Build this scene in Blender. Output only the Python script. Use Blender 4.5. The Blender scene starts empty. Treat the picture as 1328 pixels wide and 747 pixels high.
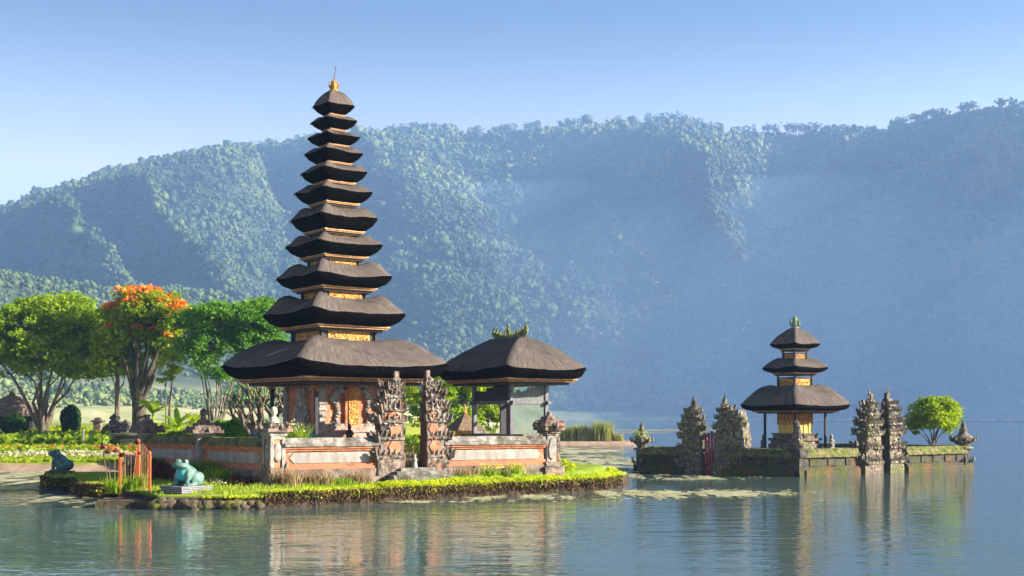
import bpy, bmesh, math, random
import numpy as np
from mathutils import Vector, Matrix, Euler, noise as mnoise
R = math.radians
rnd = random.Random(7)
rng = np.random.default_rng(7)
S = bpy.context.scene
COL = S.collection

# ------------------------------------------------------------------ camera, sky, sun, exposure
F, CU, HZ, CH = 1600.0, 664.0, 542.0, 3.0     # focal length and horizon in photo pixels, camera height in metres
cam = bpy.data.cameras.new('camera'); camo = bpy.data.objects.new('camera', cam); COL.objects.link(camo)
cam.sensor_width = 36.0; cam.lens = 36.0*F/1328; cam.shift_y = (HZ-373.5)/1328
cam.clip_start = 0.5; cam.clip_end = 8000
camo.location = (0, 0, CH); camo.rotation_euler = (R(90), 0, 0)
S.camera = camo
SUN_AZ, SUN_EL = -8.0, 22.0                    # azimuth in degrees from +X towards +Y
W = bpy.data.worlds.new('World'); S.world = W; W.use_nodes = True
nt = W.node_tree; sk = nt.nodes.new('ShaderNodeTexSky'); sk.sky_type = 'NISHITA'; sk.sun_disc = False
sk.sun_elevation = R(SUN_EL); sk.sun_rotation = R(90-SUN_AZ); sk.altitude = 100; sk.dust_density = 1.0; sk.ozone_density = 1.2; sk.air_density = 1.0
bg = nt.nodes['Background']; bg.inputs[1].default_value = 0.060
hs_ = nt.nodes.new('ShaderNodeMix'); hs_.data_type = 'RGBA'; hs_.blend_type = 'MULTIPLY'; hs_.inputs[0].default_value = 1; hs_.inputs[7].default_value = (.26, .26, .26, 1)
gm_ = nt.nodes.new('ShaderNodeGamma'); gm_.inputs[1].default_value = 1.55     # clear mountain air: deeper overhead, paler low down
nt.links.new(sk.outputs[0], hs_.inputs[6]); nt.links.new(hs_.outputs[2], gm_.inputs[0]); tc_ = nt.nodes.new('ShaderNodeTexCoord'); sz_ = nt.nodes.new('ShaderNodeSeparateXYZ'); nt.links.new(tc_.outputs['Generated'], sz_.inputs[0])
mr_ = nt.nodes.new('ShaderNodeMapRange'); mr_.interpolation_type = 'SMOOTHSTEP'; nt.links.new(sz_.outputs[2], mr_.inputs[0])
for k, v in zip((1, 2, 3, 4), (.03, .325, .95, 0.)): mr_.inputs[k].default_value = v
wh_ = nt.nodes.new('ShaderNodeMix'); wh_.data_type = 'RGBA'; wh_.inputs[7].default_value = (6.4, 6.1, 5.6, 1)      # pale air low over the ridge
nt.links.new(mr_.outputs[0], wh_.inputs[0]); nt.links.new(gm_.outputs[0], wh_.inputs[6]); nt.links.new(wh_.outputs[2], bg.inputs[0])
sl = bpy.data.lights.new('sun', 'SUN'); sl.energy = 3.9; sl.angle = R(0.5); sl.color = (1.0, 0.88, 0.70)
so = bpy.data.objects.new('sun', sl); COL.objects.link(so)
sd = Vector((math.cos(R(SUN_AZ))*math.cos(R(SUN_EL)), math.sin(R(SUN_AZ))*math.cos(R(SUN_EL)), math.sin(R(SUN_EL))))
so.rotation_euler = sd.to_track_quat('Z', 'Y').to_euler(); so.location = (60, 0, 60)
vs = S.view_settings; vs.view_transform = 'Standard'; vs.look = 'None'; vs.exposure = 2.45; vs.gamma = 1.0; vs.use_curve_mapping = False
HAZE = 0.00024
cy = S.cycles
cy.max_bounces = 7; cy.diffuse_bounces = 3; cy.glossy_bounces = 3; cy.transmission_bounces = 3; cy.volume_bounces = 3; cy.transparent_max_bounces = 4
cy.use_denoising = True

def P(u, v, d): return Vector(((u-CU)/F*d, d, CH+(HZ-v)/F*d))
def G(u, v, z=0.0):
    d = (CH-z)*F/(v-HZ); return Vector(((u-CU)/F*d, d, z))
def D2(a): return Vector((math.cos(R(a)), math.sin(R(a)), 0))

# ------------------------------------------------------------------ numpy noise
def _h(ix, iy, s):
    n = (ix.astype(np.int64)*374761393 + iy.astype(np.int64)*668265263 + s*974711) & 0x7fffffff
    n = ((n ^ (n >> 13))*1274126177) & 0x7fffffff
    return ((n ^ (n >> 16)) & 0xffff)/65535.0
def vn(x, y, s=0):
    x = np.asarray(x, float); y = np.asarray(y, float)
    ix = np.floor(x); iy = np.floor(y); fx = x-ix; fy = y-iy
    fx = fx*fx*(3-2*fx); fy = fy*fy*(3-2*fy)
    a = _h(ix, iy, s); b = _h(ix+1, iy, s); c = _h(ix, iy+1, s); d = _h(ix+1, iy+1, s)
    return (a*(1-fx)+b*fx)*(1-fy)+(c*(1-fx)+d*fx)*fy
def fbm(x, y, o=4, s=0):
    t = 0; a = .5; n = 0
    for k in range(o):
        t = t+a*vn(x, y, s+k*17); n += a; x = x*2.03+3.1; y = y*2.03+1.7; a *= .5
    return t/n
def sstep(a, b, x):
    t = np.clip((x-a)/(b-a), 0, 1); return t*t*(3-2*t)

# ------------------------------------------------------------------ materials
MATS = {}
class NT:
    def __init__(s, name):
        s.m = bpy.data.materials.new(name); s.m.use_nodes = True; s.t = s.m.node_tree; s.t.nodes.clear()
        s.out = s.n('ShaderNodeOutputMaterial')
    def n(s, t, **kw):
        o = s.t.nodes.new(t)
        for k, v in kw.items(): setattr(o, k, v)
        return o
    def l(s, a, b): s.t.links.new(a, b)
    def coord(s, stretch=(1, 1, 1), kind='Object'):
        tc = s.n('ShaderNodeTexCoord'); mp = s.n('ShaderNodeMapping'); mp.inputs['Scale'].default_value = stretch
        s.l(tc.outputs[kind], mp.inputs[0]); return mp.outputs[0]
    def noise(s, vec, scale, detail=5, rough=.6, dist=0):
        o = s.n('ShaderNodeTexNoise'); o.inputs['Scale'].default_value = scale; o.inputs['Detail'].default_value = detail
        o.inputs['Roughness'].default_value = rough; o.inputs['Distortion'].default_value = dist
        s.l(vec, o.inputs['Vector']); return o.outputs['Fac']
    def ramp(s, fac, stops):
        o = s.n('ShaderNodeValToRGB'); e = o.color_ramp.elements
        while len(e) < len(stops): e.new(0.5)
        for q, (p, c) in zip(e, stops): q.position = p; q.color = (*c, 1)
        s.l(fac, o.inputs[0]); return o.outputs[0]
    def mix(s, fac, a, b):
        o = s.n('ShaderNodeMix', data_type='RGBA')
        if isinstance(fac, float): o.inputs[0].default_value = fac
        else: s.l(fac, o.inputs[0])
        for k, c in ((6, a), (7, b)):
            if isinstance(c, tuple): o.inputs[k].default_value = (*c, 1)
            else: s.l(c, o.inputs[k])
        return o.outputs[2]
    def maprange(s, fac, a, b, c=0., d=1.):
        o = s.n('ShaderNodeMapRange'); s.l(fac, o.inputs[0])
        for k, v in zip((1, 2, 3, 4), (a, b, c, d)): o.inputs[k].default_value = v
        return o.outputs[0]
    def bump(s, h, strength, dist):
        o = s.n('ShaderNodeBump'); o.inputs['Strength'].default_value = strength; o.inputs['Distance'].default_value = dist
        s.l(h, o.inputs['Height']); return o.outputs[0]

def mat(name, cols, scale=3.0, rough=.85, bump=(8, .5, .02), stretch=(1, 1, 1), layers=(), metallic=0., kind='Object', detail=6, spec=.3):
    """cols: ramp colours over a noise; layers: (colour, noise scale, low, high) patches laid over it"""
    if name in MATS: return MATS[name]
    t = NT(name); v = t.coord(stretch, kind); f = t.noise(v, scale, detail)
    n = len(cols)
    c = t.ramp(f, [(.32+.36*i/max(1, n-1), q) for i, q in enumerate(cols)])
    for k, (lc, ls, lo, hi) in enumerate(layers):
        w = t.coord((1, 1, 1), kind)
        c = t.mix(t.maprange(t.noise(w, ls, 6, .65), lo, hi), c, lc)
    b = t.n('ShaderNodeBsdfPrincipled'); t.l(c, b.inputs['Base Color']); b.inputs['Roughness'].default_value = rough
    b.inputs['Metallic'].default_value = metallic; b.inputs['Specular IOR Level'].default_value = spec
    if bump: t.l(t.bump(t.noise(v, bump[0], 6, .65), bump[1], bump[2]), b.inputs['Normal'])
    t.l(b.outputs[0], t.out.inputs[0]); MATS[name] = t.m; return t.m

def leafmat(name, c1, c2, c3, trans=.38, scale=.5, rough=.6, each=.5):
    if name in MATS: return MATS[name]
    t = NT(name); g = t.n('ShaderNodeNewGeometry'); v = t.coord()
    a = t.ramp(t.noise(v, scale, 3), [(.38, c1), (.5, c2), (.62, c3)])
    b = t.ramp(g.outputs['Random Per Island'], [(0, c1), (.5, c2), (1, c3)])
    c = t.mix(each, a, b)
    d = t.n('ShaderNodeBsdfPrincipled'); d.inputs['Roughness'].default_value = rough; d.inputs['Specular IOR Level'].default_value = .25; t.l(c, d.inputs['Base Color'])
    tr = t.n('ShaderNodeBsdfTranslucent')
    hs = t.n('ShaderNodeHueSaturation'); hs.inputs['Saturation'].default_value = 1.15; hs.inputs['Value'].default_value = 1.5; t.l(c, hs.inputs['Color']); t.l(hs.outputs[0], tr.inputs[0])
    m = t.n('ShaderNodeMixShader'); m.inputs[0].default_value = trans; t.l(d.outputs[0], m.inputs[1]); t.l(tr.outputs[0], m.inputs[2])
    t.l(m.outputs[0], t.out.inputs[0]); MATS[name] = t.m; return t.m

def thatchmat(name, lo, hi):
    t = NT(name); v = t.coord((34, 1.3, 1), 'UV'); f = t.noise(v, 1.0, 6, .7); v2 = t.coord((1, 1, 1), 'UV')
    c = t.ramp(f, [(.3, lo), (.7, hi)])
    c = t.mix(t.maprange(t.noise(v2, 1.3, 5), .45, .7, 0, .6), c, (lo[0]*1.3, lo[1]*1.2, lo[2]*1.1))
    b = t.n('ShaderNodeBsdfPrincipled'); t.l(c, b.inputs['Base Color']); b.inputs['Roughness'].default_value = .95; b.inputs['Specular IOR Level'].default_value = .03
    t.l(t.bump(f, 1.0, .06), b.inputs['Normal']); t.l(b.outputs[0], t.out.inputs[0]); return t.m

def brickmat(name, c1, c2, mortar, scale, layers=(), ms=.02):
    t = NT(name); tc = t.n('ShaderNodeTexCoord'); sp = t.n('ShaderNodeSeparateXYZ'); t.l(tc.outputs['Object'], sp.inputs[0])
    ad = t.n('ShaderNodeMath'); t.l(sp.outputs[0], ad.inputs[0]); t.l(sp.outputs[1], ad.inputs[1])
    cb = t.n('ShaderNodeCombineXYZ'); t.l(ad.outputs[0], cb.inputs[0]); t.l(sp.outputs[2], cb.inputs[1])
    br = t.n('ShaderNodeTexBrick'); br.inputs['Scale'].default_value = scale; br.inputs['Mortar Size'].default_value = ms
    for k, c in (('Color1', c1), ('Color2', c2), ('Mortar', mortar)): br.inputs[k].default_value = (*c, 1)
    t.l(cb.outputs[0], br.inputs[0]); c = br.outputs[0]
    w = t.coord()
    for lc, ls, lo, hi in layers: c = t.mix(t.maprange(t.noise(w, ls, 6, .65), lo, hi), c, lc)
    b = t.n('ShaderNodeBsdfPrincipled'); t.l(c, b.inputs['Base Color']); b.inputs['Roughness'].default_value = .9
    t.l(t.bump(t.noise(w, 14, 6), .6, .03), b.inputs['Normal']); t.l(b.outputs[0], t.out.inputs[0]); return t.m

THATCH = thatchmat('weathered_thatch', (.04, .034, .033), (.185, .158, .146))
THATCH_END_SHADED = thatchmat('cut_thatch_with_shade', (.002, .0018, .0018), (.007, .006, .0055))  # black cut ends, with the shade under the eaves darkened into the colour
STONE = mat('carved_stone', [(.065, .050, .043), (.185, .15, .13), (.31, .27, .24)], 5, .9, (16, .9, .05), layers=[((.035, .03, .028), 1.9, .50, .64), ((.38, .36, .32), 9, .60, .70), ((.34, .15, .08), 2.7, .55, .66)])
STONE_DARK = mat('dark_mossy_stone', [(.03, .028, .026), (.065, .06, .052), (.12, .11, .095)], 3, .95, (14, .9, .05), layers=[((.06, .075, .015), 1.1, .46, .62), ((.34, .32, .28), 8, .64, .72), ((.13, .075, .03), .8, .56, .68)])
STONE_LICHEN = mat('lichen_covered_carving', [(.055, .042, .032), (.15, .12, .095), (.28, .24, .195)], 5, .95, (14, 1, .06), layers=[((.12, .14, .04), 1.3, .52, .66), ((.55, .53, .48), 7, .58, .68), ((.20, .10, .04), 2.3, .62, .74)])
STONE_BASE = mat('stained_base_stone', [(.09, .065, .055), (.19, .145, .12), (.30, .25, .21)], 2.4, .95, (14, .8, .04), layers=[((.30, .13, .07), 1.3, .52, .68), ((.07, .07, .03), 2.1, .55, .7)])
CAPST = mat('weathered_coping', [(.08, .075, .07), (.18, .17, .16), (.34, .32, .30)], 2.6, .95, (12, .9, .05), layers=[((.05, .05, .035), 1.5, .5, .64), ((.16, .15, .04), 3.1, .58, .72)])
CAPMOSS = mat('mossy_coping', [(.05, .06, .025), (.12, .13, .05), (.24, .19, .08)], 3, 1., (14, 1, .06), layers=[((.36, .22, .06), 1.0, .56, .68), ((.03, .03, .025), 2.3, .56, .7)])
ORANGE = mat('orange_plaster', [(.28, .10, .05), (.40, .155, .08), (.46, .24, .155)], 2.5, .9, (12, .4, .02), layers=[((.18, .11, .08), 1.7, .53, .70), ((.46, .36, .29), 3.3, .58, .70)])
BRICK = brickmat('red_brick', (.36, .12, .06), (.45, .18, .09), (.25, .15, .11), 4.0, [((.12, .08, .06), 1.7, .52, .7)])
DARKBRICK = brickmat('dark_cut_brick', (.10, .05, .04), (.13, .065, .05), (.06, .04, .035), 5.0, [((.05, .03, .03), 1.7, .5, .7)])
WHITE = mat('white_plaster', [(.21, .205, .20), (.28, .275, .27), (.34, .335, .33)], 1.2, .8, (10, .3, .015), layers=[((.22, .19, .17), 2.4, .50, .72), ((.15, .13, .11), .9, .52, .74), ((.10, .09, .07), 6, .60, .72)], stretch=(2.2, 2.2, .7))
PALE = mat('pale_carving', [(.15, .14, .135), (.27, .255, .24), (.38, .36, .34)], 4, .9, (16, .8, .04), layers=[((.16, .15, .15), 2.6, .52, .68)])
WOOD = mat('dark_wood', [(.020, .020, .028), (.04, .04, .05)], 4, .7, (10, .4, .02), stretch=(6, 6, 1))
BWOOD = mat('blue_grey_wood', [(.075, .08, .10), (.14, .145, .17), (.20, .21, .235)], 3, .75, (10, .4, .02), stretch=(5, 5, 1), layers=[((.05, .04, .045), 2, .55, .7)])
REDWOOD = mat('red_brown_wood', [(.10, .035, .02), (.18, .07, .035)], 4, .7, (10, .4, .02))
GOLD = mat('gilded_carving', [(.16, .07, .015), (.44, .23, .05), (.62, .38, .12)], 9, .42, (20, 1, .05), metallic=.35, layers=[((.16, .05, .02), 13, .54, .62)])
GOLDBRICK = mat('gilded_red_panel', [(.30, .06, .02), (.55, .26, .06), (.75, .46, .12)], 12, .5, (24, 1, .06), metallic=.2, layers=[((.12, .03, .01), 16, .52, .6)])
GILT = mat('ochre_gilt', [(.24, .12, .045), (.40, .22, .085), (.50, .32, .16)], 8, .55, (26, .6, .02), metallic=.1)
TEALWALL = mat('teal_panel', [(.05, .085, .075), (.085, .135, .12), (.12, .155, .125)], 1.6, .55, (6, .2, .01), layers=[((.14, .14, .09), 1.2, .56, .75)])
TEALUP = mat('grey_teal_board', [(.075, .09, .10), (.125, .145, .15), (.17, .17, .165)], 2.6, .7, (8, .3, .02), layers=[((.06, .06, .07), 2, .56, .7)])
TILE = mat('brown_roof_tiles', [(.07, .048, .038), (.15, .11, .09), (.25, .20, .165)], 5, .85, (18, .5, .03))
BARK_PALE = mat('pale_bark', [(.06, .048, .036), (.16, .13, .10), (.27, .23, .18)], 3, .95, (8, .9, .06), stretch=(2, 2, .6))
BARK_DARK = mat('dark_bark', [(.025, .022, .018), (.07, .06, .045), (.13, .12, .085)], 3, .95, (8, .9, .06), stretch=(2, 2, .6))
IRON = mat('orange_painted_iron', [(.48, .10, .03), (.60, .16, .055)], 5, .55, (9, .3, .01), layers=[((.22, .08, .04), 6, .6, .7)])
REDPAINT = mat('faded_red_paint', [(.20, .045, .045), (.32, .09, .085), (.36, .15, .14)], 5, .8, (9, .5, .02), layers=[((.10, .08, .07), 3, .52, .64)])
FROG = None
SOIL = mat('bank_soil', [(.20, .13, .10), (.33, .23, .18), (.42, .32, .26)], 1.4, 1., (8, .8, .05))
ROCK = mat('edge_rock', [(.035, .028, .02), (.09, .072, .05), (.17, .14, .10)], 2.2, .95, (9, 1, .08), layers=[((.12, .13, .02), 1.7, .50, .66)])
YFABRIC = mat('yellow_cloth', [(.62, .45, .08), (.75, .60, .20)], 3, .9, (6, .4, .03))
LEAF_A = leafmat('leaf_mid_green', (.075, .17, .008), (.20, .32, .014), (.36, .43, .02), .5)
LEAF_B = leafmat('leaf_deep_green', (.04, .14, .016), (.10, .24, .026), (.19, .34, .04), .46)
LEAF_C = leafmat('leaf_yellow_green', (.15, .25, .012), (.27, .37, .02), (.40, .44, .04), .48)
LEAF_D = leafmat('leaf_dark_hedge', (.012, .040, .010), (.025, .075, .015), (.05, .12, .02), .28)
LEAF_H = leafmat('leaf_lime_hedge', (.27, .37, .014), (.44, .53, .022), (.60, .63, .055), .42, 2.)
LEAF_DRY = leafmat('dry_stems', (.14, .09, .045), (.28, .20, .10), (.42, .33, .18), .25, 2.)
LEAF_ROOT = leafmat('brown_trailing_roots', (.03, .018, .012), (.08, .05, .025), (.18, .12, .05), .2, 2.)
LEAF_RED = leafmat('dark_red_leaf', (.04, .012, .014), (.09, .025, .025), (.15, .05, .04), .3, 2.)
REED = leafmat('reed_blade', (.16, .24, .04), (.32, .36, .09), (.52, .42, .18), .3, .8)
FL_ORANGE = leafmat('flame_blossom', (.70, .09, .015), (.85, .22, .03), (.9, .38, .07), .3, 2.)
FL_RED = leafmat('red_orange_bloom', (.45, .06, .03), (.6, .14, .05), (.62, .25, .12), .3, 2.)
FL_WHITE = leafmat('pale_bloom', (.30, .32, .16), (.46, .44, .30), (.56, .50, .36), .3, 2.)
FL_YELLOW = leafmat('yellow_bloom', (.60, .48, .03), (.75, .6, .05), (.8, .7, .15), .3, 2.)
WEED = leafmat('floating_pad', (.26, .28, .13), (.46, .46, .27), (.60, .58, .42), .15, .6)
GRASSB = leafmat('grass_blade', (.12, .21, .015), (.22, .33, .02), (.36, .42, .035), .35, .8)
# ------------------------------------------------------------------ mesh helpers
class MB:
    def __init__(s): s.v = []; s.f = []; s.uv = None; s.mi = []; s.cur = 0
    def add(s, vs, fs):
        o = len(s.v); s.v.extend(vs); s.f.extend([tuple(i+o for i in f) for f in fs]); s.mi.extend([s.cur]*len(fs)); return o
    def box(s, x0, x1, y0, y1, z0, z1, tx=1., ty=None, rz=0, o=(0, 0, 0)):
        ty = tx if ty is None else ty; mx, my = (x0+x1)/2, (y0+y1)/2
        vs = []
        for z, kx, ky in ((z0, 1, 1), (z1, tx, ty)):
            for x, y in ((x0, y0), (x1, y0), (x1, y1), (x0, y1)):
                X, Y = mx+(x-mx)*kx, my+(y-my)*ky
                c, n = math.cos(rz), math.sin(rz)
                vs.append((o[0]+X*c-Y*n, o[1]+X*n+Y*c, o[2]+z))
        s.add(vs, [(3, 2, 1, 0), (4, 5, 6, 7), (0, 1, 5, 4), (1, 2, 6, 5), (2, 3, 7, 6), (3, 0, 4, 7)])
    def rbox(s, x0, x1, y0, y1, z0, z1, step=.13, amp=.025, seed=0, tx=1., ty=None):
        """a box with worn, uneven faces"""
        ty = tx if ty is None else ty
        n = [max(1, min(14, int(round(q/step)))) for q in (x1-x0, y1-y0, z1-z0)]
        mx, my = (x0+x1)/2, (y0+y1)/2; idx = {}; vs = []; fs = []
        def vert(i, j, k):
            key = (i, j, k)
            if key in idx: return idx[key]
            x = x0+(x1-x0)*i/n[0]; y = y0+(y1-y0)*j/n[1]; z = z0+(z1-z0)*k/n[2]
            q = k/n[2]; x = mx+(x-mx)*(1+(tx-1)*q); y = my+(y-my)*(1+(ty-1)*q)
            d = mnoise.noise_vector(Vector((x*3.1+seed*7.3, y*3.1+seed, z*3.1)))*amp + mnoise.noise_vector(Vector((x*9+seed*3.3, y*9, z*9)))*amp*.7
            idx[key] = len(vs); vs.append((x+d.x, y+d.y, z+d.z)); return idx[key]
        a, b, c = n
        for i in range(a):
            for j in range(b):
                fs.append((vert(i, j, 0), vert(i, j+1, 0), vert(i+1, j+1, 0), vert(i+1, j, 0)))
                fs.append((vert(i, j, c), vert(i+1, j, c), vert(i+1, j+1, c), vert(i, j+1, c)))
        for k in range(c):
            for i in range(a):
                fs.append((vert(i, 0, k), vert(i+1, 0, k), vert(i+1, 0, k+1), vert(i, 0, k+1)))
                fs.append((vert(i, b, k), vert(i, b, k+1), vert(i+1, b, k+1), vert(i+1, b, k)))
            for j in range(b):
                fs.append((vert(0, j, k), vert(0, j, k+1), vert(0, j+1, k+1), vert(0, j+1, k)))
                fs.append((vert(a, j, k), vert(a, j+1, k), vert(a, j+1, k+1), vert(a, j, k+1)))
        s.add(vs, fs)
    def tube(s, pts, rad, n=7, cap=True):
        pts = [Vector(p) for p in pts]; m = len(pts)
        if not isinstance(rad, (list, tuple)): rad = [rad]*m
        vs = []; fs = []; ref = Vector((.31, .17, .93)).normalized()
        for i, p in enumerate(pts):
            t = (pts[min(m-1, i+1)]-pts[max(0, i-1)])
            t = t.normalized() if t.length > 1e-9 else Vector((0, 0, 1))
            a = t.cross(ref)
            if a.length < .1: a = t.cross(Vector((1, 0, 0)))
            a.normalize(); b = t.cross(a)
            for k in range(n):
                w = 2*math.pi*k/n; q = p+(a*math.cos(w)+b*math.sin(w))*rad[i]; vs.append(tuple(q))
        for i in range(m-1):
            for k in range(n): fs.append((i*n+k, i*n+(k+1) % n, (i+1)*n+(k+1) % n, (i+1)*n+k))
        if cap: fs.append(tuple(range(n))[::-1]); fs.append(tuple((m-1)*n+k for k in range(n)))
        s.add(vs, fs)
    def lathe(s, prof, n=12, c=(0, 0, 0), rot=0., sq=False):
        if sq: n = 4; rot += math.pi/4
        vs = []; fs = []; k = math.sqrt(2) if sq else 1
        for r, z in prof:
            for i in range(n):
                w = rot+2*math.pi*i/n; vs.append((c[0]+r*k*math.cos(w), c[1]+r*k*math.sin(w), c[2]+z))
        m = len(prof)
        for j in range(m-1):
            for i in range(n): fs.append((j*n+i, j*n+(i+1) % n, (j+1)*n+(i+1) % n, (j+1)*n+i))
        fs.append(tuple(range(n))[::-1]); fs.append(tuple((m-1)*n+i for i in range(n)))
        s.add(vs, fs)
    def blob(s, c, r, sub=1, jit=0., seed=0, rot=None):
        bm = bmesh.new(); bmesh.ops.create_icosphere(bm, subdivisions=sub, radius=1)
        vs = []
        for v in bm.verts:
            q = v.co.copy()
            if jit: q *= 1+jit*mnoise.noise(q*1.9+Vector((seed*5.1, seed*2.7, seed)))*1.6
            q = Vector((q.x*r[0], q.y*r[1], q.z*r[2]))
            if rot is not None: q = rot @ q
            vs.append((c[0]+q.x, c[1]+q.y, c[2]+q.z))
        fs = [tuple(v.index for v in f.verts) for f in bm.faces]; bm.free(); s.add(vs, fs)
    def flame(s, c, d, h, w=.5, curl=.5):
        """a curled flame or leaf shaped stone ornament: rises h from c, leaning along d"""
        c = Vector(c); d = Vector(d).normalized() if Vector(d).length else Vector((1, 0, 0)); pts = []; rad = []
        for i in range(6):
            t = i/5; pts.append(c+Vector((0, 0, h*t))+d*(h*curl*(math.sin(t*2.6))*.55)); rad.append(h*w*.5*(1-t)**.7*(.7+.5*math.sin(t*3.1))+.004)
        s.tube(pts, rad, 6)
    def kite(s, c, d, h, w, out=.06, lean=.25):
        """a pointed, ridged leaf standing at c and facing d"""
        c = Vector(c); d = Vector(d).normalized(); e = Vector((-d.y, d.x, 0)); z = Vector((0, 0, 1)); m = c+z*h*.38
        q = [c-e*w*.3, c+e*w*.3, m+e*w*.5, c+z*h+d*h*lean, m-e*w*.5, m+d*(out+h*.12), c-d*out+z*h*.1]
        s.add([tuple(k) for k in q], [(0, 1, 5), (1, 2, 5), (2, 3, 5), (3, 4, 5), (4, 0, 5), (1, 0, 6), (2, 1, 6), (3, 2, 6), (4, 3, 6), (0, 4, 6)])
    def scroll(s, c, d, h, t=.08, k=1.):
        """a flat curling wing of stone in the plane of d and the vertical, t thick"""
        c = Vector(c); d = Vector(d).normalized(); e = Vector((-d.y, d.x, 0))*t*.5; z = Vector((0, 0, 1))
        P_ = [(-.12, 0), (.34, .02), (.56, .18), (.54, .36), (.70, .46), (.66, .62), (.86, .96), (.50, .86), (.30, .70), (.34, .52), (.14, .50), (-.12, .62)]
        n = len(P_); pts = [c+d*(x*h*k)+z*(y*h) for x, y in P_]
        s.add([tuple(p-e*(1 if 0 < i < 11 else 1.2)) for i, p in enumerate(pts)]+[tuple(p+e) for p in pts], [tuple(range(n)), tuple(range(2*n-1, n-1, -1))]+[(i, i+n, (i+1) % n+n, (i+1) % n) for i in range(n)])
    def prism(s, poly, y0, y1):
        """polygon in x,z pushed from y0 to y1"""
        n = len(poly); vs = [(x, y0, z) for x, z in poly]+[(x, y1, z) for x, z in poly]
        fs = [tuple(range(n)), tuple(range(2*n-1, n-1, -1))]+[(i, i+n, (i+1) % n+n, (i+1) % n) for i in range(n)]
        s.add(vs, fs)
    def mesh(s, name, mats, smooth=False):
        me = bpy.data.meshes.new(name); me.from_pydata(s.v, [], s.f)
        for m in (mats if isinstance(mats, (list, tuple)) else [mats]): me.materials.append(m)
        if any(s.mi): me.polygons.foreach_set('material_index', s.mi)
        if s.uv is not None:
            l = me.uv_layers.new(name='UVMap'); li = np.zeros(len(me.loops), dtype=np.int32); me.loops.foreach_get('vertex_index', li)
            l.data.foreach_set('uv', np.asarray(s.uv, dtype=np.float32)[li].ravel())
        bm = bmesh.new(); bm.from_mesh(me); bmesh.ops.recalc_face_normals(bm, faces=bm.faces); bm.to_mesh(me); bm.free()
        if smooth: me.polygons.foreach_set('use_smooth', [True]*len(me.polygons))
        me.update(); return me
    def build(s, name, mats, parent=None, smooth=False, label=None):
        return link(name, s.mesh(name, mats, smooth), parent, label)

def link(name, me, parent=None, label=None):
    o = bpy.data.objects.new(name, me); COL.objects.link(o)
    if parent is not None: o.parent = parent
    if label: o['label'] = label
    return o
def thing(name, label, cat, loc=(0, 0, 0), rz=0., group=None):
    o = bpy.data.objects.new(name, None); COL.objects.link(o); o.location = loc; o.rotation_euler = (0, 0, rz); o.empty_display_size = .2
    return tag(o, label, cat, group)
def tag(o, label, cat, group=None, kind=None):
    o['label'] = label; o['category'] = cat
    if group: o['group'] = group
    if kind: o['kind'] = kind
    return o
def struct(o): o['kind'] = 'structure'; return o
def copy_tree(o, parent=None):
    c = o.copy(); COL.objects.link(c); c.parent = parent
    for ch in list(o.children): copy_tree(ch, c)
    return c
def fuse(mb, name, m, voxel, smooth=4, parent=None, label=None):
    """melts overlapping shapes into one continuous surface"""
    me = mb.mesh(name+'_raw', m); o = bpy.data.objects.new(name+'_raw', me); COL.objects.link(o)
    r = o.modifiers.new('r', 'REMESH'); r.mode = 'VOXEL'; r.voxel_size = voxel
    if smooth: q = o.modifiers.new('s', 'SMOOTH'); q.iterations = smooth; q.factor = .6
    dg = bpy.context.evaluated_depsgraph_get(); dg.update(); e = o.evaluated_get(dg)
    out = bpy.data.meshes.new_from_object(e); out.name = name; bpy.data.objects.remove(o)
    out.materials.clear(); out.materials.append(m); out.polygons.foreach_set('use_smooth', [True]*len(out.polygons))
    return link(name, out, parent, label)

def nmesh(name, verts, faces, mats, parent=None, smooth=False, mi=None):
    """mesh from numpy arrays; faces is an (n,k) index array"""
    me = bpy.data.meshes.new(name); verts = np.asarray(verts, np.float32); faces = np.asarray(faces, np.int32); k = faces.shape[1]
    me.vertices.add(len(verts)); me.vertices.foreach_set('co', verts.ravel())
    me.loops.add(faces.size); me.loops.foreach_set('vertex_index', faces.ravel())
    me.polygons.add(len(faces)); me.polygons.foreach_set('loop_start', np.arange(len(faces), dtype=np.int32)*k)
    for m in (mats if isinstance(mats, (list, tuple)) else [mats]): me.materials.append(m)
    if mi is not None: me.polygons.foreach_set('material_index', np.asarray(mi, np.int32))
    if smooth: me.polygons.foreach_set('use_smooth', np.ones(len(faces), bool))
    me.update(calc_edges=True); me.validate(); return link(name, me, parent)

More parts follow.
